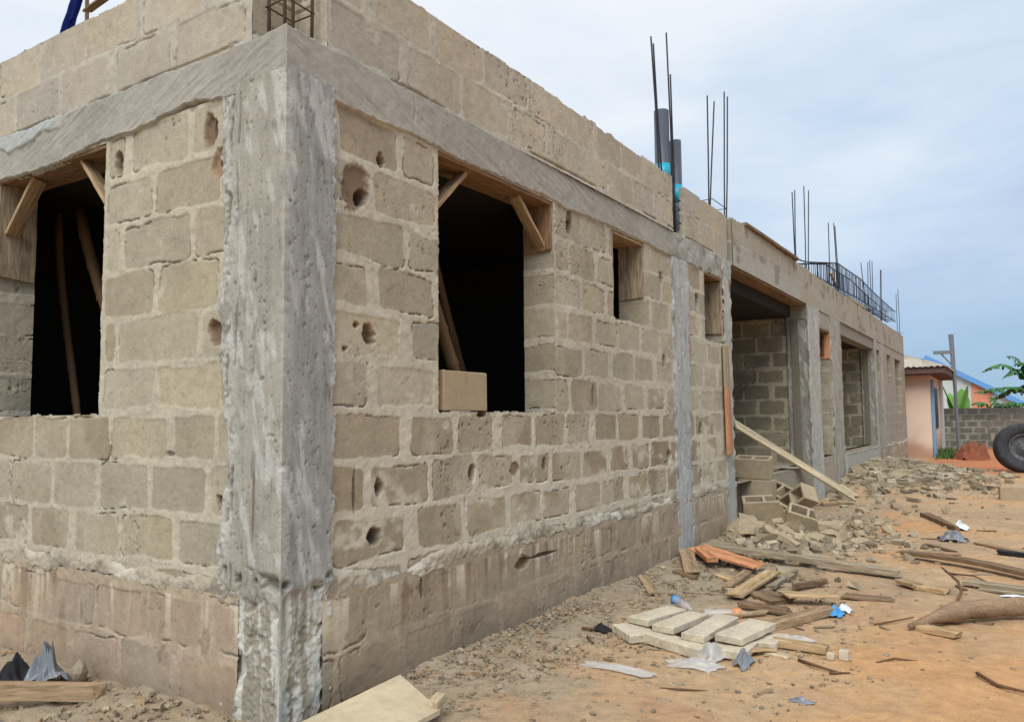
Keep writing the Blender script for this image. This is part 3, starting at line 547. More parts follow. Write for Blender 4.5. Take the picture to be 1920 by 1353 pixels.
# lintel formwork in the openings
def formwork(label, o):
    return thing('lintel_formwork', label, 'formwork', o, 'timber formwork left in the openings')
def pl(name, parent, p0, p1, w, t, m, **k): 
    o = Vector(parent.location); return plank(name, None, None, Vector(p0)-o, Vector(p1)-o, w, t, m, parent=parent, **k)
F = formwork('braced timber formwork at the head of the right window, above the loose block', (-.11, 1.87, 3.04))
pl('soffit_board', F, (-.13, 1.175, 3.045), (-.13, 2.565, 3.045), .25, .028, 'form'); pl('side_board', F, (-.128, 2.553, 2.69), (-.128, 2.553, 3.03), .24, .028, 'form', roll=R(90), sd=5)
pl('brace', F, (-.11, 1.19, 2.68), (-.11, 1.56, 3.03), .09, .03, 'tan'); pl('brace', F, (-.10, 2.18, 3.03), (-.10, 2.545, 2.73), .085, .03, 'tan')
F = formwork('braced timber formwork at the head of the left window, beside the corner column', (-2.18, .11, 3.04))
pl('soffit_board', F, (-2.825, .13, 3.045), (-1.535, .13, 3.045), .25, .028, 'form'); pl('side_board', F, (-2.813, .128, 2.40), (-2.813, .128, 3.03), .24, .028, 'formp', roll=R(0), sd=6)
pl('brace', F, (-2.80, .09, 2.70), (-2.46, .09, 3.03), .09, .03, 'tan'); pl('brace', F, (-1.88, .08, 3.03), (-1.54, .08, 2.66), .08, .025, 'tan')
F = formwork('plywood lining in the upper half of the small square window right of the large one', (-.11, 3.95, 3.04))
pl('soffit_board', F, (-.13, 3.615, 3.045), (-.13, 4.285, 3.045), .25, .025, 'tan'); pl('side_board', F, (-.128, 4.272, 2.55), (-.128, 4.272, 3.03), .245, .02, 'formp', roll=R(90), sd=7); pl('side_board', F, (-.08, 3.622, 2.47), (-.08, 3.622, 3.03), .15, .02, 'pine', roll=R(90), sd=8)
F = formwork('plywood lining in the small high window beside the porch column', (-.11, 6.3, 3.04))
pl('soffit_board', F, (-.13, 5.995, 3.045), (-.13, 6.615, 3.045), .25, .025, 'form'); pl('side_board', F, (-.128, 6.60, 2.40), (-.128, 6.60, 3.03), .245, .02, 'formp', roll=R(90), sd=9)
F = formwork('orange plywood lining at the top of the narrow doorway between the two porches', (-.11, 12.6, 2.98))
pl('soffit_board', F, (-.13, 12.1, 2.985), (-.13, 13.1, 2.985), .25, .025, 'form'); pl('side_board', F, (-.128, 13.085, 2.5), (-.128, 13.085, 2.97), .25, .02, 'orange', roll=R(90), sd=10); pl('batten', F, (-.12, 13.06, 2.56), (-.12, 13.05, 2.93), .05, .03, 'brown', roll=R(90), sd=11)
plank('soffit_board', 'long brown board under the concrete beam of the first porch', 'board', (-.12, 6.95, 3.285), (-.12, 11.12, 3.285), .22, .026, 'form')
plank('soffit_board', 'grey board under the concrete beam of the second, farther porch', 'board', (-.12, 14.22, 3.285), (-.12, 18.58, 3.285), .22, .026, 'grey')
# bricks and blocks
def hollow_block(name, label, loc, rot, m='block', size=(.45, .225, .225), broken=0., group=None, solid=False, sd=1):
    rnd = random.Random(sd); L, W, H = size; w = .035
    xs = [-L/2, -L/2+w, -w/2, w/2, L/2-w, L/2]; ys = [-W/2, -W/2+w, W/2-w, W/2]; bm = bmesh.new(); vs = {}
    def V(i, j, k):
        if (i, j, k) not in vs: vs[(i, j, k)] = bm.verts.new((xs[i], ys[j], k*H))
        return vs[(i, j, k)]
    sol = [[not (not solid and j == 1 and i in (1, 3)) for j in range(3)] for i in range(5)]
    for i in range(5):
        for j in range(3):
            if not sol[i][j]: continue
            bm.faces.new((V(i, j, 1), V(i+1, j, 1), V(i+1, j+1, 1), V(i, j+1, 1))); bm.faces.new((V(i, j, 0), V(i, j+1, 0), V(i+1, j+1, 0), V(i+1, j, 0)))
            for (di, dj, a, b) in ((-1, 0, (i, j+1), (i, j)), (1, 0, (i+1, j), (i+1, j+1)), (0, -1, (i, j), (i+1, j)), (0, 1, (i+1, j+1), (i, j+1))):
                ii, jj = i+di, j+dj
                if ii < 0 or ii > 4 or jj < 0 or jj > 2 or not sol[ii][jj]: bm.faces.new((V(*a, 0), V(*b, 0), V(*b, 1), V(*a, 1)))
    bmesh.ops.recalc_face_normals(bm, faces=bm.faces)
    if broken:                                # snapped-off end with a rough edge
        bmesh.ops.bisect_plane(bm, geom=bm.verts[:]+bm.edges[:]+bm.faces[:], plane_co=(L/2-broken*L, 0, H/2), plane_no=(1, .25, .5), clear_outer=True)
        bmesh.ops.holes_fill(bm, edges=[e for e in bm.edges if e.is_boundary])
    bmesh.ops.bevel(bm, geom=[e for e in bm.edges if len(e.link_faces) == 2 and e.calc_face_angle(0) > .5], offset=.006, segments=1, affect='EDGES')
    for v in bm.verts: v.co += Vector((rnd.uniform(-1, 1), rnd.uniform(-1, 1), rnd.uniform(-1, 1)))*.0022
    if len(rot) == 2:                         # (direction of the cavities, spin about it)
        rot = (Vector(rot[0]).to_track_quat('Z', 'Y') @ Matrix.Rotation(rot[1], 3, 'Z').to_quaternion()).to_euler()
    o = bobj(name, bm, M[m], None, False, loc, rot); return tag(o, label, 'block', group)
hollow_block('loose_block', 'loose beige block standing on the sill of the right window', (-.09, 1.47, 1.485), (0, 0, R(90+3)), 'blocklight', (.50, .15, .245), solid=True, group=None, sd=2)
# bamboo props
def bamboo(label, p0, p1, r, m='bamboo', group='bamboo props inside the windows'):
    bm = bmesh.new(); p0 = Vector(p0); p1 = Vector(p1); n = 10; pts = []; rs = []; L = (p1-p0).length
    for i in range(n):
        for f, rr_ in ((i/n, r*1.14), ((i+.10)/n, r), ((i+.92)/n, r*.97)): pts.append(p0.lerp(p1, f)+Vector((math.sin(f*5)*.03, math.cos(f*4)*.03, 0))*min(1, L/2)); rs.append(rr_)
    tube(bm, pts, rs, 10); return tag(bobj('bamboo_prop', bm, M[m], None, True), label, 'bamboo pole', group)
bamboo('bamboo pole leaning in the middle of the dark left window', (-2.93, .70, .6), (-3.38, .72, 3.08), .028)
bamboo('bamboo pole leaning behind the right edge of the left window', (-1.85, .72, .6), (-3.06, .70, 3.08), .04)
bamboo('bamboo pole leaning behind the loose block in the right window', (-.62, 2.62, .6), (-.62, 1.62, 3.08), .045)
bamboo('thinner bamboo pole deep inside the right window', (-1.05, 3.25, .6), (-1.0, 2.35, 3.08), .03)
for i, (a, b, r, lb) in enumerate((((-.32, 7.45, .62), (-.20, 7.75, 3.25), .016, 'thicker pale stick standing at the left edge of the first porch'), ((-.30, 7.7, .62), (-.22, 7.4, 3.25), .011, 'thin stick crossing the thicker one at the left edge of the first porch'), ((-.40, 7.95, .62), (-.36, 8.1, 3.25), .013, 'farther stick standing just inside the first porch'))):
    bamboo(lb, a, b, r, 'grey', 'sticks standing in the first porch')
# pipes, cage, things on the parapet
def pipe(label, x, y, z0, z1, r, ztape):
    t = thing('drain_pipe', label, 'pipe', (x, y, z0), 'grey pipes in the gap of the parapet')
    bm = bmesh.new(); H = z1-z0; n = 20; prof = [(r, 0), (r, H), (r-.006, H), (r-.006, H-.15)]; rings = [[bm.verts.new((a*math.cos(k*math.tau/n), a*math.sin(k*math.tau/n), z)) for k in range(n)] for a, z in prof]
    for A, B in zip(rings[:-1], rings[1:]):
        for k in range(n): bm.faces.new((A[k], A[(k+1) % n], B[(k+1) % n], B[k]))
    bm.faces.new(rings[-1]); bobj('pipe_wall', bm, M['pvc'], t, True)
    bm = bmesh.new(); tube(bm, [(0, 0, ztape[0]-z0), (0, 0, ztape[1]-z0)], r+.003, 20); bobj('tape_band', bm, M['cyan'], t, True)
pipe('taller grey plastic pipe with a cyan band standing in the parapet gap', -.14, 5.18, 3.3, 4.66, .078, (3.9, 4.08)); pipe('shorter grey plastic pipe with a cyan band beside the taller pipe', -.10, 5.46, 3.42, 4.41, .064, (3.72, 3.92))
cg = thing('rebar_cage', 'long curved rebar cage lying on top of the far roof edge', 'rebar cage', (-.35, 18, 3.9))
def cpath(y): f = (y-12)/13.; zb_ = float(np.interp(y, [11, 14, 18, 21.6, 25.5], [4.0, 4.14, 4.32, 4.38, 4.40])); zt = float(np.interp(y, [11, 12.4, 15.8, 19, 22, 25.5], [4.08, 4.24, 4.78, 4.90, 4.80, 4.72])); return Vector((-.33-.08*math.sin(f*3.1), y, zb_)), zt-zb_
for sx in (-.12, .12):
    for top in (0, 1):
        bm = bmesh.new(); pts = []
        for i in range(30):
            y = 11.6+13.6*i/29; c, hh = cpath(y); pts.append(c+Vector((sx, 0, hh*top))-Vector(cg.location))
        tube(bm, pts, .012, 5); bobj('long_bar', bm, M['steel'], cg, True)
y = 13.3
while y < 25.1:
    c, hh = cpath(y); c -= Vector(cg.location); bm = bmesh.new(); q = random.uniform(-.05, .05)
    tube(bm, [c+Vector((-.13, 0, 0)), c+Vector((.13, q, 0)), c+Vector((.13, q, hh)), c+Vector((-.13, 0, hh)), c+Vector((-.13, 0, 0))], .009, 5); bobj('stirrup', bm, M['steel'], cg, True); y += .21+random.uniform(-.04, .06)
plank('long_board', 'dark long board lying along the top of the first porch beam', 'board', (-.05, 7.6, 3.925), (-.02, 10.4, 3.925), .2, .045, 'brown')
plank('short_board', 'pale board lying on the far roof edge under the rebar cage', 'board', (-.06, 15.4, 3.93), (-.06, 17.6, 3.95), .15, .05, 'pine')
plank('batten', 'light batten laid across the rebar cage on the far roof edge', 'batten', (-.1, 14.0, 4.28), (-.6, 17.4, 4.5), .06, .04, 'ply')
bm = bmesh.new()
for i in range(7):
    a = i/6
    for j in range(13):
        b = j/12; x = -2.19+.20*b+.05*a; z = 3.86+.34*a; bm.verts.new((x-.06+.10*a*(1-b)+.012*math.sin(9*b+4*a), .06+.03*math.sin(12*b+2*a)+.05*a, z+.07*b+.01*math.sin(14*b)))
bm.verts.ensure_lookup_table()
for i in range(6):
    for j in range(12): bm.faces.new([bm.verts[k] for k in (i*13+j, i*13+j+1, (i+1)*13+j+1, (i+1)*13+j)])
bmesh.ops.solidify(bm, geom=bm.faces[:], thickness=.03); tag(bobj('work_cloth', bm, M['cloth'], None, True), 'dark blue cloth hung at the top edge of the left parapet', 'cloth')
plank('board', 'brown board on the left parapet beside the blue cloth', 'board', (-1.90, .06, 3.99), (-1.35, .08, 4.08), .05, .02, 'brown')
plank('stick', 'thin dark stick standing between the blue cloth and the brown board', 'stick', (-1.965, .1, 3.86), (-1.98, .1, 4.3), .02, .02, 'brown')
plank('leaning_plank', 'upright plank with an orange lower half leaning on the wall beside the first porch', 'plank', (.045, 6.62, 1.0), (.030, 6.60, 2.28), .17, .028, 'twotone', roll=R(0), sd=3)

# ------------------------------------------------------------------ ground
def gz(x, y):
    x = np.asarray(x, float); y = np.asarray(y, float)
    wall = .075*np.exp(-np.maximum(x, 0)/.38)*sst(.2, 1.2, y)*sst(7.5, 5.5, y)
    heap = .34*np.exp(-(np.maximum(x-.05, 0)/.95)**2)*sst(11.8, 15.2, y)*sst(23.5, 18.5, y)+.10*np.exp(-((x-1.3)/.8)**2)*sst(13, 16, y)*sst(22, 18, y)
    mid = .15*np.exp(-((x-.40)/.55)**2-((y-7.35)/1.0)**2)
    left = .05*sst(.1, -.4, x)*sst(-.6, -.1, y)
    und = .018*fbm(x*1.1, y*1.1, 2000, 3)*sst(60, 20, np.abs(y))
    return wall+heap+mid+left+und-.004
def gzf(x, y): return float(gz(np.array([x]), np.array([y]))[0])
xs = np.concatenate([-np.geomspace(600, 3.2, 26), ar(-3.0, 4.2, .019), np.geomspace(4.6, 600, 28)]); ys = np.concatenate([-np.geomspace(600, 1.6, 22), ar(-1.3, 8.2, .019), ar(8.25, 30, .06), np.geomspace(31, 900, 34)])
X, Y = np.meshgrid(xs, ys, indexing='ij'); near = sst(40, 15, np.abs(Y))*sst(20, 6, np.abs(X))
grey = sst(1.15, .3, X-.30*np.clip((Y-1)/4, 0, 2)+.55*fbm(X*1.3, Y*1.1, 2010, 4)); rub = sst(.3, .75, np.exp(-((X-.6)/1.2)**2-((Y-17)/3.8)**2)+.25*fbm(X*1.5, Y, 2014, 3)); mid = sst(.35, .8, np.exp(-((X-.7)/.9)**2-((Y-7.0)/1.8)**2)+.35*fbm(X*1.5, Y*1.5, 2018, 3))
gr = np.clip(np.maximum.reduce([grey*sst(13, 9, Y), rub, mid]), 0, 1)
K = .78
n1 = fbm(X*.9, Y*.9, 2020, 4); n2 = fbm(X*7, Y*7, 2030, 4); n3 = fbm(X*30, Y*30, 2040, 2)
c = mixc(np.broadcast_to(s(200, 168, 130, K), X.shape+(3,)), s(208, 161, 114, K), sst(-.1, .75, n1+.5*sst(1.4, 2.6, X)*sst(4.5, 2.5, Y))); c = mixc(c, s(184, 156, 124, K), sst(.0, .7, -n1)); c = mixc(c, s(176, 118, 84, K), .28*sst(.25, .7, fbm(X*1.6+7, Y*1.6, 2050, 4))*sst(3.5, 1.5, X)*sst(5, 3.5, Y))
c = mixc(c, s(200, 118, 74, K), sst(18, 21, Y+1.0*n1)*sst(.2, .8, X)*.8); c = mixc(c, s(160, 147, 126, K), gr*(.85+.15*n2)); wh = sst(.25, .8, fbm(X*1.4+3, Y*2.2, 2060, 4))*sst(2.6, 1.2, X)*sst(0, 1.2, Y); c = mixc(c, s(178, 164, 142, K), .6*wh); c = mixc(c, s(100, 120, 66, K*.7), .8*sst(28.5, 30, Y)*sst(2.2, 1.0, X))
c = c*(1+.09*n2+.09*n3)[..., None]
Z = gz(X, Y)+near*(.010*fbm(X*2.3, Y*1.7, 2070, 3)+(.004+.012*gr)*n2+(.002+.007*gr)*n3)
g = GM(); g.grid(np.stack([X, Y, Z], -1), c); tag(g.build('ground', M['earth']), 'bare orange sandy earth with grey rubble dust along the wall', 'ground', kind='structure')
# gravel and rubble: uncountable chips in the dust
CUBE = np.array([(x, y, z) for x in (-1, 1) for y in (-1, 1) for z in (-1, 1)], float); CF = np.array([(0, 1, 3, 2), (4, 6, 7, 5), (0, 4, 5, 1), (2, 3, 7, 6), (0, 2, 6, 4), (1, 5, 7, 3)])
def chips(name, label, cat, P, S, pal, flat, sd):
    rg = np.random.default_rng(sd); n = len(P); V = CUBE[None]*(S[:, None, None]*np.array([1, .75, flat])[None, None])*(1+rg.uniform(-.45, .45, (n, 8, 3)))
    a = rg.uniform(0, 6.28, n); b = rg.normal(0, .45, n); ca, sa, cb, sb = np.cos(a), np.sin(a), np.cos(b), np.sin(b)
    x, y, z = V[..., 0], V[..., 1], V[..., 2]; y, z = y*cb[:, None]-z*sb[:, None], y*sb[:, None]+z*cb[:, None]; x, y = x*ca[:, None]-y*sa[:, None], x*sa[:, None]+y*ca[:, None]
    W = np.stack([x, y, z], -1)+P[:, None]; pal = np.array(pal); C = pal[rg.integers(0, len(pal), n)]*rg.uniform(.75, 1.2, n)[:, None]
    g = GM(); g.raw(W.reshape(-1, 3), (CF[None]+8*np.arange(n)[:, None, None]).reshape(-1, 4), np.repeat(C, 8, 0)); o = g.build(name, M['earth'], None, False); return tag(o, label, cat, kind='stuff')
rg = np.random.default_rng(5)
def spots(n, fx, fy, lift=.3, s0=.006, s1=.02, pw=3.):
    x = fx(n); y = fy(n); S = s0+(s1-s0)*rg.random(n)**pw; return np.stack([x, y, gz(x, y)+S*lift], -1), S
GP = [s(168, 152, 128, .8), s(154, 140, 120, .8), s(178, 162, 138, .8), s(176, 148, 116, .8)]
P1, S1 = spots(6500, lambda n: .02+rg.exponential(.42, n), lambda n: rg.uniform(.6, 7.2, n), .1, .003, .015); P2, S2 = spots(800, lambda n: rg.uniform(.2, 3.6, n), lambda n: rg.uniform(.2, 12, n), .1, .002, .011, 4)
P3, S3 = spots(1500, lambda n: rg.normal(1.15, .55, n), lambda n: rg.normal(3.0, 1.1, n), .2, .003, .014)
P6, S6 = spots(900, lambda n: rg.uniform(-2.6, -.1, n), lambda n: rg.uniform(-.75, -.04, n), .2, .004, .02)
chips('gravel', 'small grey stones and chips scattered in the dust along the wall', 'gravel', np.concatenate([P1, P2, P3, P6]), np.concatenate([S1, S2, S3, S6]), GP, .6, 6)
P4, S4 = spots(8000, lambda n: .05+np.abs(rg.normal(0, .95, n)), lambda n: rg.normal(16.8, 1.9, n), .2, .009, .10, 8); P5, S5 = spots(1500, lambda n: rg.normal(.7, .5, n), lambda n: rg.normal(7.1, 1.0, n), .3, .008, .06, 3)
P7, S7 = spots(260, lambda n: rg.normal(1.3, .8, n), lambda n: rg.uniform(9, 16, n), .2, .008, .045, 3)
chips('rubble', 'heap of broken grey concrete and mortar rubble along the far porch', 'rubble', np.concatenate([P4, P5, P7]), np.concatenate([S4, S5, S7]), [s(170, 156, 132, .88), s(156, 143, 120, .88), s(184, 170, 146, .88), s(142, 128, 106, .85)], .5, 8)

# ------------------------------------------------------------------ block pile by the first porch
def gl(x, y, dz=0): return (x, y, gzf(x, y)+dz)
zb = gzf(0, 7.75)+.02
BP = 'hollow blocks heaped at the porch edge'
hollow_block('hollow_block', 'bottom hollow block of the leaning stack at the porch edge', (-.03, 7.80, zb-.02), (0, 0, R(4)), sd=11, size=(.45, .225, .27), group=BP)
hollow_block('hollow_block', 'middle hollow block of the leaning stack at the porch edge', (.02, 7.76, zb+.265), (0, R(1), R(-3)), sd=12, size=(.45, .225, .27), group=BP)
hollow_block('hollow_block', 'topmost hollow block of the stack at the porch edge, its cavities open upward', (-.01, 7.78, zb+.565), (R(11), R(2), R(2)), sd=13, size=(.45, .225, .255), group=BP)
hollow_block('hollow_block', 'hollow block tilted against the back of the stack with cavities showing', (.30, 8.10, zb+.22), ((-.25, -.55, .8), R(-20)), sd=14, group=BP)
hollow_block('hollow_block', 'hollow block on the right of the heap with its big cavity facing the camera', (.60, 7.80, zb+.25), ((-.55, -.75, .30), R(35)), sd=15, group=BP)
hollow_block('hollow_block', 'broken hollow block standing in front of the stack, its long face to the camera', (.24, 7.30, zb+.10), ((.05, -.30, .95), R(10)), sd=16, broken=.10, group=BP, size=(.5, .225, .26))
hollow_block('hollow_block', 'half hollow block lying low between the stack and the tilted blocks', (.36, 7.62, zb+.12), ((-.6, -.3, .6), R(30)), sd=17, broken=.4, group=BP)
hollow_block('hollow_block', 'block shell sunk in the rubble right of the heap', (.70, 7.25, zb+.02), ((.35, -.35, .85), R(-35)), sd=18, broken=.2, group=BP)
hollow_block('hollow_block', 'block lying inside the first porch behind the stack', (-.45, 8.6, .62), (0, 0, R(12)), sd=19, group=BP); hollow_block('hollow_block', 'block inside the first porch beside the foot of the long plank', (-.50, 9.1, .62), (0, 0, R(70)), sd=20, group=BP)
hollow_block('grey_block', 'solid grey block alone on the sand at the right edge', gl(2.84, 13.3, -.01), (0, 0, R(8)), 'block', (.52, .225, .225), solid=True, sd=21)
rnd = random.Random(4)
def fragment(x, y, sc, m='block', flat=.5, dz=0., sd=0):
    q = random.Random(sd); bm = bmesh.new(); bmesh.ops.create_cube(bm, size=1); bmesh.ops.subdivide_edges(bm, edges=bm.edges[:], cuts=1)
    for v in bm.verts: v.co = Vector((v.co.x*sc*1.2, v.co.y*sc*.8, v.co.z*sc*flat))+Vector([q.uniform(-.13, .13)*sc for _ in range(3)])*Vector((1, 1, .6)).length*.6
    return bobj('block_fragment', bm, M[m], None, False, gl(x, y, sc*flat*.3+dz), (q.uniform(-.5, .5), q.uniform(-.5, .5), q.uniform(0, 6)))
for i, (x, y, sc) in enumerate(((.02, 6.75, .34), (-.02, 7.0, .22), (.32, 6.85, .2), (.45, 6.65, .16), (.25, 6.5, .2), (.62, 6.75, .2), (.55, 6.4, .24), (.82, 6.7, .13), (.92, 6.85, .15), (1.05, 7.2, .2), (.75, 6.35, .2), (.98, 6.5, .14), (1.25, 7.6, .15), (.4, 6.25, .12), (.15, 6.4, .14), (1.15, 6.75, .12), (1.35, 7.0, .16), (1.5, 8.2, .13), (1.1, 8.4, .12), (1.2, 9.2, .12), (.9, 10.2, .14), (1.35, 6.2, .11), (1.0, 6.05, .1), (1.62, 7.4, .1))):
    tag(fragment(x, y, sc, 'block', .45, 0, i+60), 'angular grey block fragment scattered at the foot of the block heap', 'rubble piece', 'block fragments below the heap')
for i, (x, y, sc, dz) in enumerate(((.62, 7.05, .20, .02), (.92, 7.5, .2, .02), (.12, 6.95, .22, .02), (.98, 7.85, .17, .0))):
    tag(fragment(x, y, sc, 'block', .55, dz, i+160), 'angular grey block fragment piled between the tumbled hollow blocks', 'rubble piece', 'block fragments in the block heap')
for x, y, sc, lb in ((.85, 14.6, .3, 'large flat slab of concrete lying at the near edge of the rubble heap'), (.25, 14.3, .34, 'upright lump of concrete against the column beside the rubble heap'), (.6, 17.5, .3, 'pale long slab on the crown of the rubble heap')):
    tag(fragment(x, y, sc, 'block', .35, .02, int(x*99)), lb, 'rubble piece')
plank('long_plank', 'long pale plank sloping from inside the first porch down to the sand', 'plank', (-.50, 8.62, 1.33), (.60, 11.25, .12), .20, .03, 'ply', roll=R(50))
plank('short_board', 'short yellowish board on the ground at the lower end of the sloping plank', 'board', gl(.0, 13.1, .05), gl(.42, 12.2, .03), .26, .03, 'ply')

# ------------------------------------------------------------------ timber and litter on the sand
def gp(label, a, b, w, t, m, dz=0., name='plank', cat='plank', group=None, **k):
    plank(name, label, cat, gl(a[0], a[1], t/2+dz), gl(b[0], b[1], t/2+dz), w, t, m, group=group, **k)
gp('long grey batten lying parallel in front of the block heap', (.08, 5.5), (1.95, 5.18), .13, .07, 'grey', .01, 'batten', 'batten', bend=.01)
gp('largest orange plywood strip, with a pale smear, by the wall end', (.12, 5.20), (.86, 4.72), .22, .022, 'orange', .07, 'plywood_strip', 'plywood', roll=R(8), taper=.3)
gp('tan board lying at the wall foot under the orange plywood', (.02, 5.15), (.40, 4.28), .15, .03, 'tan', .03, 'board', 'board')
gp('short thick orange offcut between the tan board and the largest orange strip', (.18, 5.12), (.44, 4.72), .12, .06, 'orange', .06, 'offcut', 'offcut')
gp('short stick pointing at the camera from under the largest orange strip', (.76, 4.85), (.80, 3.98), .09, .05, 'tan', .0, 'offcut', 'offcut')
gp('yellowish chip left of the short stick below the orange plywood', (.58, 4.5), (.78, 4.32), .12, .02, 'pine', .0, 'wood_chip', 'wood chip')
gp('small dark offcut under the left end of the tan board', (.22, 4.32), (.44, 4.22), .08, .04, 'brown', .0, 'offcut', 'offcut')
gp('flat tan lath lying alone at the wall foot', (.06, 3.98), (.36, 3.50), .10, .02, 'tan', .0, 'lath', 'lath')
gp('broad tan plank pointing at the camera in the middle of the litter', (.98, 4.75), (.97, 3.62), .15, .03, 'pine', .03)
gp('thin pale stick right of the broad tan plank', (1.12, 5.0), (1.13, 4.15), .045, .03, 'grey', .02, 'stick', 'stick')
gp('dark wide board piece behind the orange bottle label', (1.06, 3.95), (1.30, 3.75), .24, .04, 'brown', .0, 'board', 'board')
gp('brown stick lying right of the dark board piece', (1.45, 4.6), (1.27, 4.22), .05, .04, 'brown', .02, 'stick', 'stick')
gp('pale yellow pointed board leaning on the long tan timber', (1.30, 3.78), (1.66, 4.0), .22, .02, 'pine', .06, 'board', 'board', taper=.45)
gp('reddish brown plank lying across behind the bottles', (1.08, 3.42), (1.44, 3.38), .09, .05, 'brown', .02)
gp('long thick tan timber running from the white slabs towards the blue sachet', (1.36, 2.85), (1.66, 3.70), .11, .07, 'tan', .0, 'timber', 'timber')
gp('thin batten between the orange label bottle and the long tan timber', (1.04, 3.02), (1.29, 3.32), .045, .03, 'tan', .02, 'batten', 'batten')
gp('thin dark board lying alone right of the litter', (1.64, 4.28), (2.0, 4.32), .17, .022, 'brown', .0, 'board', 'board')
gp('tilted offcut propped on the end of the tan block, right of the long batten', (1.98, 4.98), (2.12, 4.82), .11, .04, 'tan', .02, 'offcut', 'offcut')
gp('thick tan block of wood right of the tilted offcut', (2.12, 4.86), (2.34, 4.76), .13, .05, 'pine', .0, 'offcut', 'offcut')
gp('weathered grey board above the log at the right edge', (2.44, 5.22), (2.88, 5.08), .14, .045, 'grey', .0, 'board', 'board')
gp('narrow grey lath lying against the weathered grey board', (2.55, 5.02), (2.95, 4.95), .05, .025, 'grey', .0, 'lath', 'lath')
gp('long bent brown plank reaching out of the right edge', (1.86, 6.42), (3.05, 5.5), .13, .05, 'brown', .02, bend=.03, n=14)
gp('tan block of wood against the near side of the log', (2.24, 3.50), (2.49, 3.40), .10, .05, 'pine', .0, 'offcut', 'offcut')
gp('straight brown batten behind the long bent plank', (1.88, 6.72), (2.34, 6.74), .07, .03, 'tan', .0, 'batten', 'batten')
gp('dark split branch pointing at the white wrapper', (1.74, 9.95), (2.20, 8.75), .13, .06, 'brown', .0, 'split_branch', 'branch', taper=.6)
gp('brown lath behind the black board at the right edge', (2.44, 7.75), (2.88, 7.2), .09, .03, 'tan', .0, 'lath', 'lath')
gp('black board at the right edge of the picture', (2.66, 6.98), (3.05, 6.9), .10, .05, 'black', .0, 'board', 'board')
gp('jagged dark lath between the split branch and the straight brown batten', (1.98, 7.35), (2.30, 6.85), .06, .03, 'brown', .0, 'lath', 'lath', taper=.4)
gp('pale yellow timber offcut right of the white slabs', (1.52, 2.64), (1.85, 2.60), .08, .06, 'pine', .0, 'offcut', 'offcut')
gp('curved yellowish bark chip in front of the white slabs', (1.36, 2.32), (1.58, 2.50), .09, .012, 'pine', .012, 'bark_chip', 'wood chip', taper=.5, bend=.015)
gp('rounded pale chip right of the curved bark chip', (1.52, 2.48), (1.66, 2.42), .10, .012, 'ply', .0, 'wood_chip', 'wood chip', taper=.5)
for x, y, w, lb in ((1.92, 2.55, .055, 'larger pale cube of wood right of the yellow offcut'), (1.86, 2.52, .04, 'smaller pale cube of wood beside the larger cube')):
    gp(lb, (x, y), (x+w, y), w, w, 'white', 0, 'wood_cube', 'offcut', n=2, ragged=.004)
WG = 'white limed slabs in a flat pile'
for x0, y0, x1, y1, w, lb in ((.70, 2.40, .80, 2.84, .16, 'leftmost upper white slab of the flat pile'), (.90, 2.32, .97, 2.80, .15, 'second upper white slab from the left in the flat pile'), (1.12, 2.27, 1.17, 2.83, .15, 'third upper white slab from the left, in front of the bottles'), (1.32, 2.34, 1.41, 2.80, .18, 'rightmost upper white slab, the widest of the flat pile')):
    gp(lb, (x0, y0), (x1, y1), w, .042, 'white', .068, 'white_slab', 'slab', WG, ragged=.006)
for x0, y0, x1, y1, w, t, lb in ((.60, 2.42, .80, 2.26, .2, .05, 'lower white slab sticking out at the left end of the pile'), (.80, 2.33, 1.22, 2.20, .13, .06, 'lower white slab along the front of the pile'), (1.22, 2.36, 1.46, 2.36, .26, .05, 'lower white slab under the right front of the pile'), (1.42, 2.68, 1.60, 2.72, .13, .045, 'small white slab right of the pile, farther of two'), (1.40, 2.56, 1.56, 2.56, .11, .045, 'small white slab right of the pile, nearer of two')):
    gp(lb, (x0, y0), (x1, y1), w, t, 'white', .005, 'white_slab', 'slab', WG, ragged=.006)
# log
bm = bmesh.new(); pts = []; rs = []
for i in range(16):
    f = i/15; pts.append((2.20+.95*f, 3.42+1.12*f+.05*math.sin(f*6), .03+.035*min(1, f*3)+.015*math.sin(f*4)+.03*f)); rs.append(.012+.056*min(1, f*3.6)*(1-.22*f)+.007*math.sin(i*2.1)*min(1, f*4))
tube(bm, pts, rs, 12)
for v in bm.verts: v.co += Vector((0, random.uniform(-.009, .009), random.uniform(-.009, .009)))
tag(bobj('log', bm, M['bark'], None, True), 'weathered grey brown log tapering to a point on the sand at the right', 'log')
def twig(label, pts, r, group=None, dz=0.):
    bm = bmesh.new(); tube(bm, [gl(x, y, z+r+dz) for x, y, z in pts], [r]*(len(pts)-1)+[r*.5], 6); return tag(bobj('twig', bm, M['twig'], None, True), label, 'twig', group)
twig('forked dry twig standing up behind the log', [(2.42, 4.25, .0), (2.46, 4.45, .08), (2.42, 4.75, .10), (2.28, 5.15, .13)], .012); twig('dry twig at the lower right corner', [(2.62, 2.6, .01), (2.72, 2.48, 0), (2.92, 2.38, .01)], .010)
twig('thin curved twig lying in the open sand left of the corner twig', [(2.12, 2.55, 0), (2.2, 2.66, .01), (2.32, 2.7, 0)], .006); twig('straight thin twig in the sand below the silvery wrapper', [(1.92, 2.25, 0), (2.02, 2.3, 0)], .008); twig('dark twig at the tip of the log', [(1.98, 3.5, 0), (2.2, 3.74, .02)], .008)
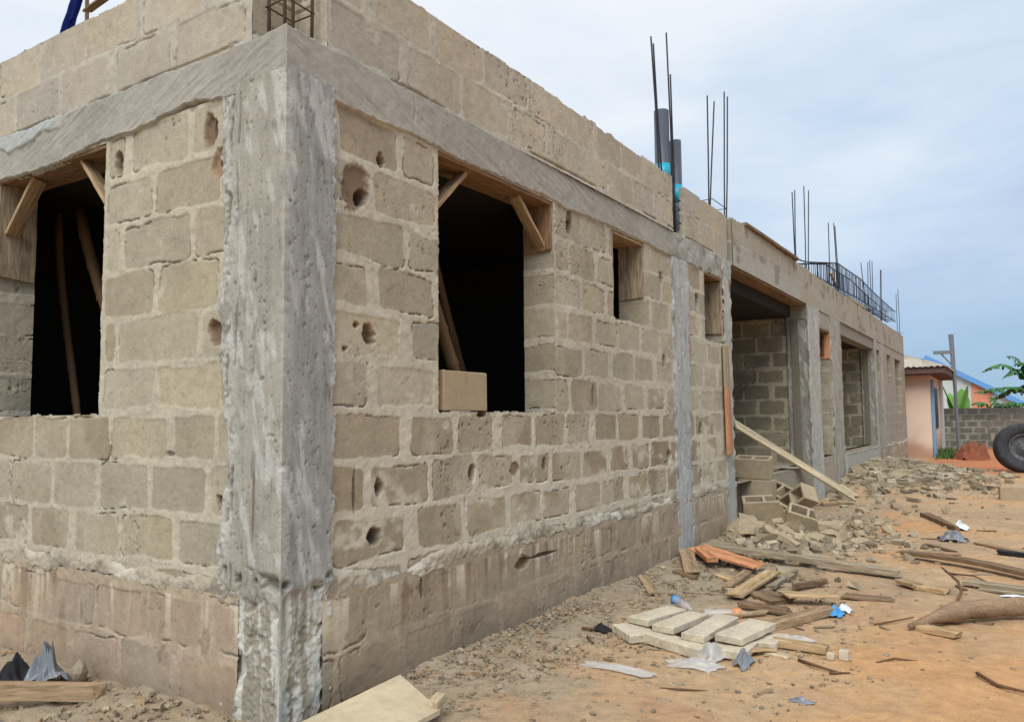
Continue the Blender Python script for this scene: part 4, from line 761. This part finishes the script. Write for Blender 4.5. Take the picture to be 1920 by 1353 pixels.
twig('bent twig in the sand below the plastic film', [(1.2, 1.55, 0), (1.32, 1.58, .01), (1.42, 1.66, 0)], .006); twig('short dark twig right of the yellow timber offcut', [(1.72, 2.4, 0), (1.84, 2.3, .01), (1.98, 2.27, 0)], .009); twig('thin twig leading to the left end of the white slabs', [(.36, 2.25, .01), (.5, 2.33, .0), (.66, 2.42, .02)], .009)
twig('long rust brown stick behind the weathered grey board', [(2.3, 5.6, .0), (2.5, 5.5, .02), (2.62, 5.35, .0)], .008)
# bottles and plastics
def bottle(label, p, ang, L, r, lab, lm):
    t = thing('plastic_bottle', label, 'bottle', gl(p[0], p[1], r), None, (0, 0, ang)); n = 14
    prof = [(0, .0), (.8, .01), (1, .05), (.96, .25), (1, .3), (.95, .55), (1, .68), (.75, .8), (.36, .9), (.36, 1.0), (0, 1.0)]; bm = bmesh.new(); rings = []
    for a, z in prof: rings.append([bm.verts.new((z*L, max(a, .01)*r*math.cos(k*math.tau/n)*(1+.12*math.sin(z*9+k)), max(a, .01)*r*.9*math.sin(k*math.tau/n))) for k in range(n)])
    for A, B in zip(rings[:-1], rings[1:]):
        for k in range(n): bm.faces.new((A[k], A[(k+1) % n], B[(k+1) % n], B[k]))
    bobj('bottle_body', bm, M['pet'], t, True)
    bm = bmesh.new(); tube(bm, [(lab[0]*L, 0, 0), (lab[1]*L, 0, 0)], r*1.06, 14); bobj('bottle_label', bm, M[lm], t, True)
bottle('crushed clear bottle with a pale blue label lying by the white slabs', (.60, 3.32), R(-48), .34, .034, (.02, .16), 'labblue'); bottle('crushed clear bottle with an orange label lying behind the white slabs', (.92, 3.05), R(28), .34, .036, (.60, .78), 'laborange')
def crumple(name, label, cat, loc, size, m, sd, hgt=.06, n=14, fold=1.):
    P = GM(); u = np.linspace(-1, 1, n); A, B = np.meshgrid(u, u, indexing='ij'); n = max(n, 24); u = np.linspace(-1, 1, n); A, B = np.meshgrid(u, u, indexing='ij'); h = hgt*np.clip(1.1-np.hypot(A, B)*.85, .03, 1)*(.55+.45*(1-np.abs(fbm(A*1.3*fold+sd, B*1.3*fold, sd, 2))*1.6)); X = A*size[0]*(1+.25*fbm(B*2, A, sd+5, 2))+.25*size[0]*B*.3; Y = B*size[1]*(1+.25*fbm(A*2, B, sd+6, 2))
    P.grid(np.stack([X, Y, h+.004], -1), (1, 1, 1)); o = P.build(name, M[m], None, False); o.location = gl(*loc, .002); sf = o.modifiers.new('thickness', 'SOLIDIFY'); sf.thickness = .002; return tag(o, label, cat)
crumple('water_sachet', 'bright blue and white plastic sachet at the end of the long tan timber', 'sachet', (1.69, 3.66), (.06, .07), 'labblue', 21, .08, 10); crumple('sachet_corner', 'white torn end of plastic behind the bright blue sachet', 'plastic scrap', (1.73, 3.80), (.05, .05), 'paper', 23, .09, 8)
crumple('plastic_film', 'clear crumpled plastic film in front of the white slabs', 'plastic film', (1.22, 2.02), (.15, .10), 'film', 25, .05); crumple('plastic_film', 'small clear film draped over the front of the white slab pile', 'plastic film', (1.26, 2.2), (.08, .11), 'film', 27, .13); crumple('plastic_scrap', 'grey green plastic scrap folded upright in front of the pile', 'plastic scrap', (1.46, 2.18), (.05, .10), 'bag', 29, .10, 10)
crumple('plastic_film', 'torn white film lying in the dust nearer the wall than the slabs', 'plastic film', (.86, 1.72), (.22, .05), 'film', 31, .03); crumple('wrapper', 'silvery wrapper alone on the sand in the foreground', 'wrapper', (1.88, 1.76), (.055, .035), 'bag', 33, .03, 9); crumple('plastic_film', 'clear film right of the white slabs', 'plastic film', (1.62, 2.82), (.10, .06), 'film', 35, .04)
crumple('wrapper', 'white and blue wrapper beside the split branch', 'wrapper', (2.22, 9.0), (.10, .14), 'paper', 37, .12, 9); crumple('wrapper', 'white scrap under the narrow grey lath', 'wrapper', (2.80, 4.86), (.09, .03), 'paper', 39, .02, 8); crumple('black_scrap', 'black rubber scrap on the grey dust near the wall', 'scrap', (.47, 2.32), (.06, .05), 'black', 41, .05, 8); crumple('grey_scrap', 'dark grey folded scrap left of the long lath', 'scrap', (2.2, 7.85), (.14, .1), 'bag', 43, .16, 8)
crumple('white_scrap', 'scrap of white paper on the slab inside the first porch', 'scrap', (.1, 8.95), (.05, .05), 'paper', 45, .05, 8)
# plywood sheet with a cleat at the wall corner
ps = thing('plywood_sheet', 'pale plywood sheet with a small cleat lying at the foot of the corner', 'plywood', (0, 0, 0))
bm = bmesh.new(); A = [(.085, .66, .11), (.475, .49, .06), (.43, -.35, .03), (.06, -.40, .06)]; lo = [bm.verts.new(p) for p in A]; hi = [bm.verts.new((p[0], p[1], p[2]+.024)) for p in A]; bm.faces.new(lo); bm.faces.new(hi)
for k in range(4): bm.faces.new((lo[k], lo[(k+1) % 4], hi[(k+1) % 4], hi[k]))
for v in bm.verts: v.co.x += .06
bmesh.ops.recalc_face_normals(bm, faces=bm.faces); bobj('sheet', bm, M['dustply'], ps); plank('cleat', None, None, (.475, .58, .105), (.505, .47, .10), .05, .045, 'ply', parent=ps)
# heap at the lower left
plank('timber', 'short thick yellow timber lying on edge in the lower left corner', 'timber', (-2.0, -.82, .07), (-1.10, -.20, .075), .055, .11, 'tan', n=12, bend=.02, ragged=.035)
plank('board_corner', 'corner of a pale board at the very lower left', 'board', (-1.75, -1.0, .045), (-1.28, -.62, .02), .2, .02, 'ply')
crumple('plastic_bag', 'grey plastic bag bunched up behind the yellow timber', 'plastic bag', (-1.60, -.20), (.10, .09), 'bag', 51, .26, 14, 1.3); crumple('rag', 'black rubber scrap behind the yellow timber, left of the grey bag', 'scrap', (-1.82, -.26), (.10, .08), 'black', 53, .18, 10)
bm = bmesh.new(); bmesh.ops.create_icosphere(bm, subdivisions=2, radius=.05)
for v in bm.verts: v.co = Vector((v.co.x*.7, v.co.y*.8, v.co.z*1.2))*(1+random.uniform(-.12, .12))
tag(bobj('stone', bm, M['stone'], None, False, gl(-1.43, -.12, .06)), 'pale stone behind the right end of the yellow timber', 'stone')
plank('bark_strip', 'dry bark strip on the ground right of the yellow timber', 'bark', (-1.12, -.18, .03), (-.82, -.12, .06), .07, .015, 'grey', taper=.4); plank('splinter', 'thin splinter sloping away right of the bark strip', 'wood chip', (-.86, -.12, .07), (-.68, -.25, .01), .03, .012, 'tan')

rnd = random.Random(12)
for i in range(46):                           # splinters and chips trodden into the sand
    if i < 20: x, y = rnd.gauss(1.15, .35), rnd.gauss(3.7, .6)
    elif i < 36: x, y = rnd.uniform(1.5, 2.9), rnd.uniform(4.2, 9.5)
    else: x, y = rnd.uniform(.5, 2.6), rnd.uniform(1.6, 4.5)
    L = rnd.uniform(.05, .16)*(1.4 if y > 5 else 1); a = rnd.uniform(0, 6.28)
    gp('small wood splinter trodden into the sand among the timber scrap', (x, y), (x+L*math.cos(a), y+L*math.sin(a)), rnd.uniform(.015, .04), rnd.uniform(.008, .02), rnd.choice(('brown', 'tan', 'grey', 'brown')), 0, 'wood_splinter', 'wood chip', 'wood splinters in the sand', n=3, taper=.4, sd=i)
for i in range(12):
    x, y = abs(rnd.gauss(.7, .5))+.15, rnd.uniform(14.3, 19.5); L = rnd.uniform(.3, .8); a = rnd.uniform(-.8, 2.2)
    gp('broken lath lying in the far rubble heap', (x, y), (x+L*math.cos(a)*.8, y+L*math.sin(a)), rnd.uniform(.05, .12), .03, rnd.choice(('grey', 'brown', 'ply')), .04, 'lath', 'lath', 'broken laths in the far rubble heap', n=3, sd=i+100)
# ------------------------------------------------------------------ background
hs = thing('peach_house', 'small peach rendered house with corrugated roof beyond the building', 'house', (.55, 26.7, 0))
def hb(name, a, b, m, parent=hs, col=None):
    if col is None: bm = bmesh.new(); o = parent.location; bbox(bm, [a[i]-o[i] for i in range(3)], [b[i]-o[i] for i in range(3)]); return bobj(name, bm, M[m], parent)
g = GM()
def hw(U, V):
    n = fbm(U*1.5, V*1.5, 3000, 4); c = np.broadcast_to(s(224, 202, 180), U.shape+(3,))*(1+.05*n)[..., None]; c = mixc(c, s(170, 122, 94), .75*sst(.7, .0, V+.35*n)); return 0*U, c
panel(g, ar(-5.5, .55, .12), ar(-.1, 2.75, .06), hw, lambda U, V, h: np.stack([U-.55, U*0, V], -1)); panel(g, ar(26.7, 31.4, .12), ar(-.1, 2.75, .06), hw, lambda U, V, h: np.stack([U*0, U-26.7, V], -1)); g.build('wall', M['peach'], hs)
hb('soffit', (-5.5, 26.2, 2.72), (1.0, 31.8, 2.76), 'fascia'); hb('fascia', (-5.5, 26.16, 2.76), (1.04, 26.2, 2.98), 'fascia'); hb('fascia', (1.0, 26.2, 2.76), (1.04, 31.8, 2.98), 'fascia')
hb('downpipe', (.56, 27.0, .0), (.64, 27.25, 2.6), 'bluepaint'); hb('window', (.552, 28.4, .95), (.575, 29.4, 2.35), 'glassdark'); hb('corner_pilaster', (.555, 30.6, 0), (.62, 31.4, 2.7), 'offwhite')
g = GM()                                      # hipped corrugated roof
ux = ar(-5.5, 1.1, .03); vz = ar(0, 1, .25); U, Vv = np.meshgrid(ux, vz, indexing='ij'); P = np.stack([np.minimum(U, 1.1-2.9*Vv)-.55, 26.08-26.7+2.9*Vv, 2.98+1.05*Vv+.022*np.cos(U*math.tau/.17)], -1); g.grid(P, (1, 1, 1))
uy = ar(26.1, 32, .03); U, Vv = np.meshgrid(uy, vz, indexing='ij'); g.grid(np.stack([1.1-2.9*Vv-.55, np.clip(U, 26.1+2.9*Vv, 99)-26.7, 2.98+1.05*Vv+.022*np.cos(U*math.tau/.17)], -1), (1, 1, 1)); g.build('roof', M['sheet'], hs)
g = GM(); JW = [[x for x in np.arange(-3+(.24 if i % 2 else 0), 12, .46)] for i in range(8)]
def pw(U, V):
    h, c, m = blockwork(U, V, np.array([-.2, .06, .33, .60, .87, 1.14, 1.41, 1.69]), JW, 3100, pal=[s(112, 108, 98), s(104, 102, 92)], mort=s(150, 146, 132)); c = mixc(c, s(64, 66, 60), .6*sst(.9, 1.6, V+.25*fbm(U, V, 3110))); return h, c*.85
panel(g, ar(-1.5, 11, .04), ar(-.1, 1.68, .03), pw, negyP(36)); g.box((-1.5, 36.02, -.1), (11, 36.2, 1.67), s(104, 102, 94)); tag(g.build('perimeter_wall', M['relief']), 'dark grey block boundary wall behind the tyre', 'wall')
pt = thing('steel_post', 'tall grey steel post with a side bracket standing by the peach house', 'post', (1.08, 30, 0))
bm = bmesh.new(); tube(bm, [(.05, 0, -.1), (.02, 0, 2.4), (-.03, 0, 4.32)], [.06, .06, .085], 8); bobj('post_shaft', bm, M['galv'], pt); bm = bmesh.new(); bbox(bm, (-.62, -.07, 3.62), (-.02, .07, 3.74)); bobj('bracket_arm', bm, M['galv'], pt); bm = bmesh.new(); tube(bm, [(-.36, 0, 3.62), (-.0, 0, 3.15)], .035, 6); bobj('bracket_brace', bm, M['galv'], pt)
nh = thing('gabled_house', 'distant white and salmon gabled house with a bright blue roof edge', 'house', (0, 60, 0))
bm = bmesh.new(); pts = [(-6, 0), (3.4, 0), (3.4, 1.9), (-2.2, 5.25), (-6, 3)]; fr = [bm.verts.new((x, 0, z)) for x, z in pts]; bk = [bm.verts.new((x, 8, z)) for x, z in pts]; bm.faces.new(fr); bm.faces.new(bk[::-1])
for k in range(5): bm.faces.new((fr[k], bk[k], bk[(k+1) % 5], fr[(k+1) % 5]))
bmesh.ops.recalc_face_normals(bm, faces=bm.faces); bobj('wall', bm, M['offwhite'], nh)
bm = bmesh.new(); a = [(.45, 1.5), (1.6, 1.5), (1.6, 2.9), (.45, 3.65)]; f1 = [bm.verts.new((x, -.05, z)) for x, z in a]; f2 = [bm.verts.new((x, .0, z)) for x, z in a]; bm.faces.new(f1[::-1])
for k in range(4): bm.faces.new((f1[k], f1[(k+1) % 4], f2[(k+1) % 4], f2[k]))
bmesh.ops.recalc_face_normals(bm, faces=bm.faces); bobj('painted_panel', bm, M['salmon'], nh); plank('verge_board', None, None, (-2.3, -.2, 5.45), (3.75, -.2, 1.85), .25, .34, 'bluetrim', parent=nh); hb('roof', (-6.2, 60, 5.2), (-2.2, 68, 5.4), 'bluetrim', nh)
# tyre
ty = thing('tractor_wheel', 'big black tractor wheel standing on the sand at the right edge', 'wheel', (3.02, 20.5, .59), None, (R(-7), 0, R(17)))
def lathe(bm, prof, n=48, sx=1.08):
    rings = [[bm.verts.new((a*math.cos(k*math.tau/n)*sx, y, a*math.sin(k*math.tau/n))) for k in range(n)] for a, y in prof]
    for A, B in zip(rings[:-1], rings[1:]):
        for k in range(n): bm.faces.new((A[k], A[(k+1) % n], B[(k+1) % n], B[k]))
bm = bmesh.new(); lathe(bm, [(.33, -.10), (.36, -.16), (.42, -.20), (.50, -.215), (.555, -.195), (.59, -.16), (.602, -.10), (.592, -.09), (.592, -.07), (.606, -.06), (.606, .06), (.592, .07), (.592, .09), (.602, .10), (.59, .16), (.56, .19), (.50, .215), (.42, .2), (.34, .12)])
bobj('tyre', bm, M['rubber'], ty, True)
bm = bmesh.new(); lathe(bm, [(.35, -.11), (.34, -.15), (.32, -.15), (.30, -.06), (.20, -.03), (.19, -.07), (.10, -.08), (.09, -.12), (.0, -.12)], 40)
for k in range(8):
    a = k*math.tau/8; tube(bm, [(.15*math.cos(a)*1.08, -.06, .15*math.sin(a)), (.15*math.cos(a)*1.08, -.10, .15*math.sin(a))], .015, 6)
bobj('rim', bm, M['rim'], ty, True)
def mound(name, label, cat, c, rx, ry, hh, m, sd):
    g = GM(); A, B = np.meshgrid(np.linspace(-1, 1, 40), np.linspace(-1, 1, 40), indexing='ij'); d = np.hypot(A, B); z = hh*sst(1.0, .45, d+.22*fbm(A*2, B*2, sd, 3))*(1+.25*fbm(A*4, B*4, sd+2, 3))-.03; g.grid(np.stack([A*rx, B*ry, z], -1), (1, 1, 1)); o = g.build(name, M[m]); o.location = (c[0], c[1], 0); return tag(o, label, cat)
mound('soil_heap', 'rounded heap of red laterite soil left of the tractor wheel', 'soil heap', (1.66, 26.4), .50, .6, .50, 'laterite', 3200)
# banana plants and grass
def leaf(bm, base, tip, droop, width, slits, sd, fold=.35):
    q = random.Random(sd); base = Vector(base); tip = Vector(tip); n = 46; d = tip-base; side = d.cross(Vector((0, 0, 1))).normalized()
    prev = None; P = []
    for i in range(n+1):
        f = i/n; P.append(base.lerp(tip, f)+Vector((0, 0, droop*math.sin(f*math.pi)*1.0)))
    wf = lambda f: width*max(.02, math.sin(min(1, .06+f*.97)*math.pi)**.55)
    for sg in (-1, 1):
        i = 0
        while i < n:
            L = min(n-i, q.randint(1, 3) if slits else n); hang = q.uniform(.15, .8) if slits else .25; ln = q.uniform(.75, 1.08)
            for k in range(i, i+L):
                fa, fb = k/n, (k+1)/n; gap = .12/n if slits and k == i else 0
                a, b = P[k], P[k+1]; wa, wb = wf(fa)*ln, wf(fb)*ln
                if not slits: wa, wb = wf(fa), wf(fb)
                dn = Vector((0, 0, -1)); oa = side*sg*wa*(1-fold*hang)+dn*wa*hang*.75; ob = side*sg*wb*(1-fold*hang)+dn*wb*hang*.75
                m1 = a+oa*.5+Vector((0, 0, wa*.12)); m2 = b+ob*.5+Vector((0, 0, wb*.12))
                bm.faces.new([bm.verts.new(v) for v in (a, b, m2, m1)]); bm.faces.new([bm.verts.new(v) for v in (m1, m2, b+ob, a+oa+(b-a)*(.3 if slits and k == i else 0))])
            i += L
def banana(label, base, h, leaves, m, slits=True, width=.52):
    t = thing('banana_plant', label, 'banana plant', base, 'banana plants behind the boundary wall'); bm = bmesh.new(); tube(bm, [(0, 0, 0), (.02, 0, h*.6), (0, 0, h)], [.14, .11, .06], 10); bobj('stem', bm, M['stem'], t, True)
    for i, (tip, dr) in enumerate(leaves):
        bm = bmesh.new(); leaf(bm, (0, 0, h-.1), tip, dr, width, slits, i+int(base[0]*50)); bobj('leaf', bm, M[m], t)
banana('tall banana plant with torn drooping leaves at the right edge', (3.75, 38.5, 0), 2.5, [((-2.1, -.2, 3.25), .75), ((-2.45, -.4, 2.35), .22), ((-1.1, .3, 4.0), .5), ((-1.7, .6, 2.05), .35), ((1.2, .2, 3.2), .6), ((.2, -.8, 2.9), .6), ((-1.3, -.5, 2.9), .7), ((-.8, -.6, 3.5), .6), ((-.6, .4, 2.2), .5)], 'leaf')
banana('low banana clump with dark leaves behind the middle of the boundary wall', (2.35, 37.5, 0), 1.35, [((-1.1, -.1, 1.85), .35), ((-.4, .2, 2.15), .3), ((.7, 0, 1.8), .4), ((1.1, .2, 1.75), .35), ((-.8, .3, 1.5), .25), ((.2, -.4, 1.75), .35)], 'leaf')
banana('young banana plant with broad light green leaves behind the steel post', (.85, 37.2, 0), 1.2, [((-.75, -.1, 3.05), .0), ((.35, -.1, 2.7), .05), ((.1, .3, 2.6), .0), ((-.4, .3, 2.4), .1)], 'leafl', False, .42)
gg = GM(); rg2 = np.random.default_rng(3); n = 1400; bx = rg2.normal(.95, .35, n); by = rg2.normal(28.2, .9, n); k = bx > .68; bx = bx[k]; by = by[k]; n = len(bx); hh = rg2.uniform(.08, .38, n)*np.clip(1.6-bx, .25, 1); a = rg2.uniform(0, 6.28, n); w = .018; dx, dy = np.cos(a)*w, np.sin(a)*w; lx = rg2.normal(0, .10, n); ly = rg2.normal(0, .1, n)
V = np.stack([np.stack([bx-dx, by-dy, 0*bx], -1), np.stack([bx+dx, by+dy, 0*bx], -1), np.stack([bx+dx*.3+lx, by+dy*.3+ly, hh], -1), np.stack([bx-dx*.3+lx, by-dy*.3+ly, hh], -1)], 1).reshape(-1, 3); gg.raw(V, np.arange(4*n).reshape(-1, 4), (1, 1, 1)); tag(gg.build('grass', M['grass'], None, False), 'patch of green grass growing at the foot of the peach house', 'grass', kind='stuff')
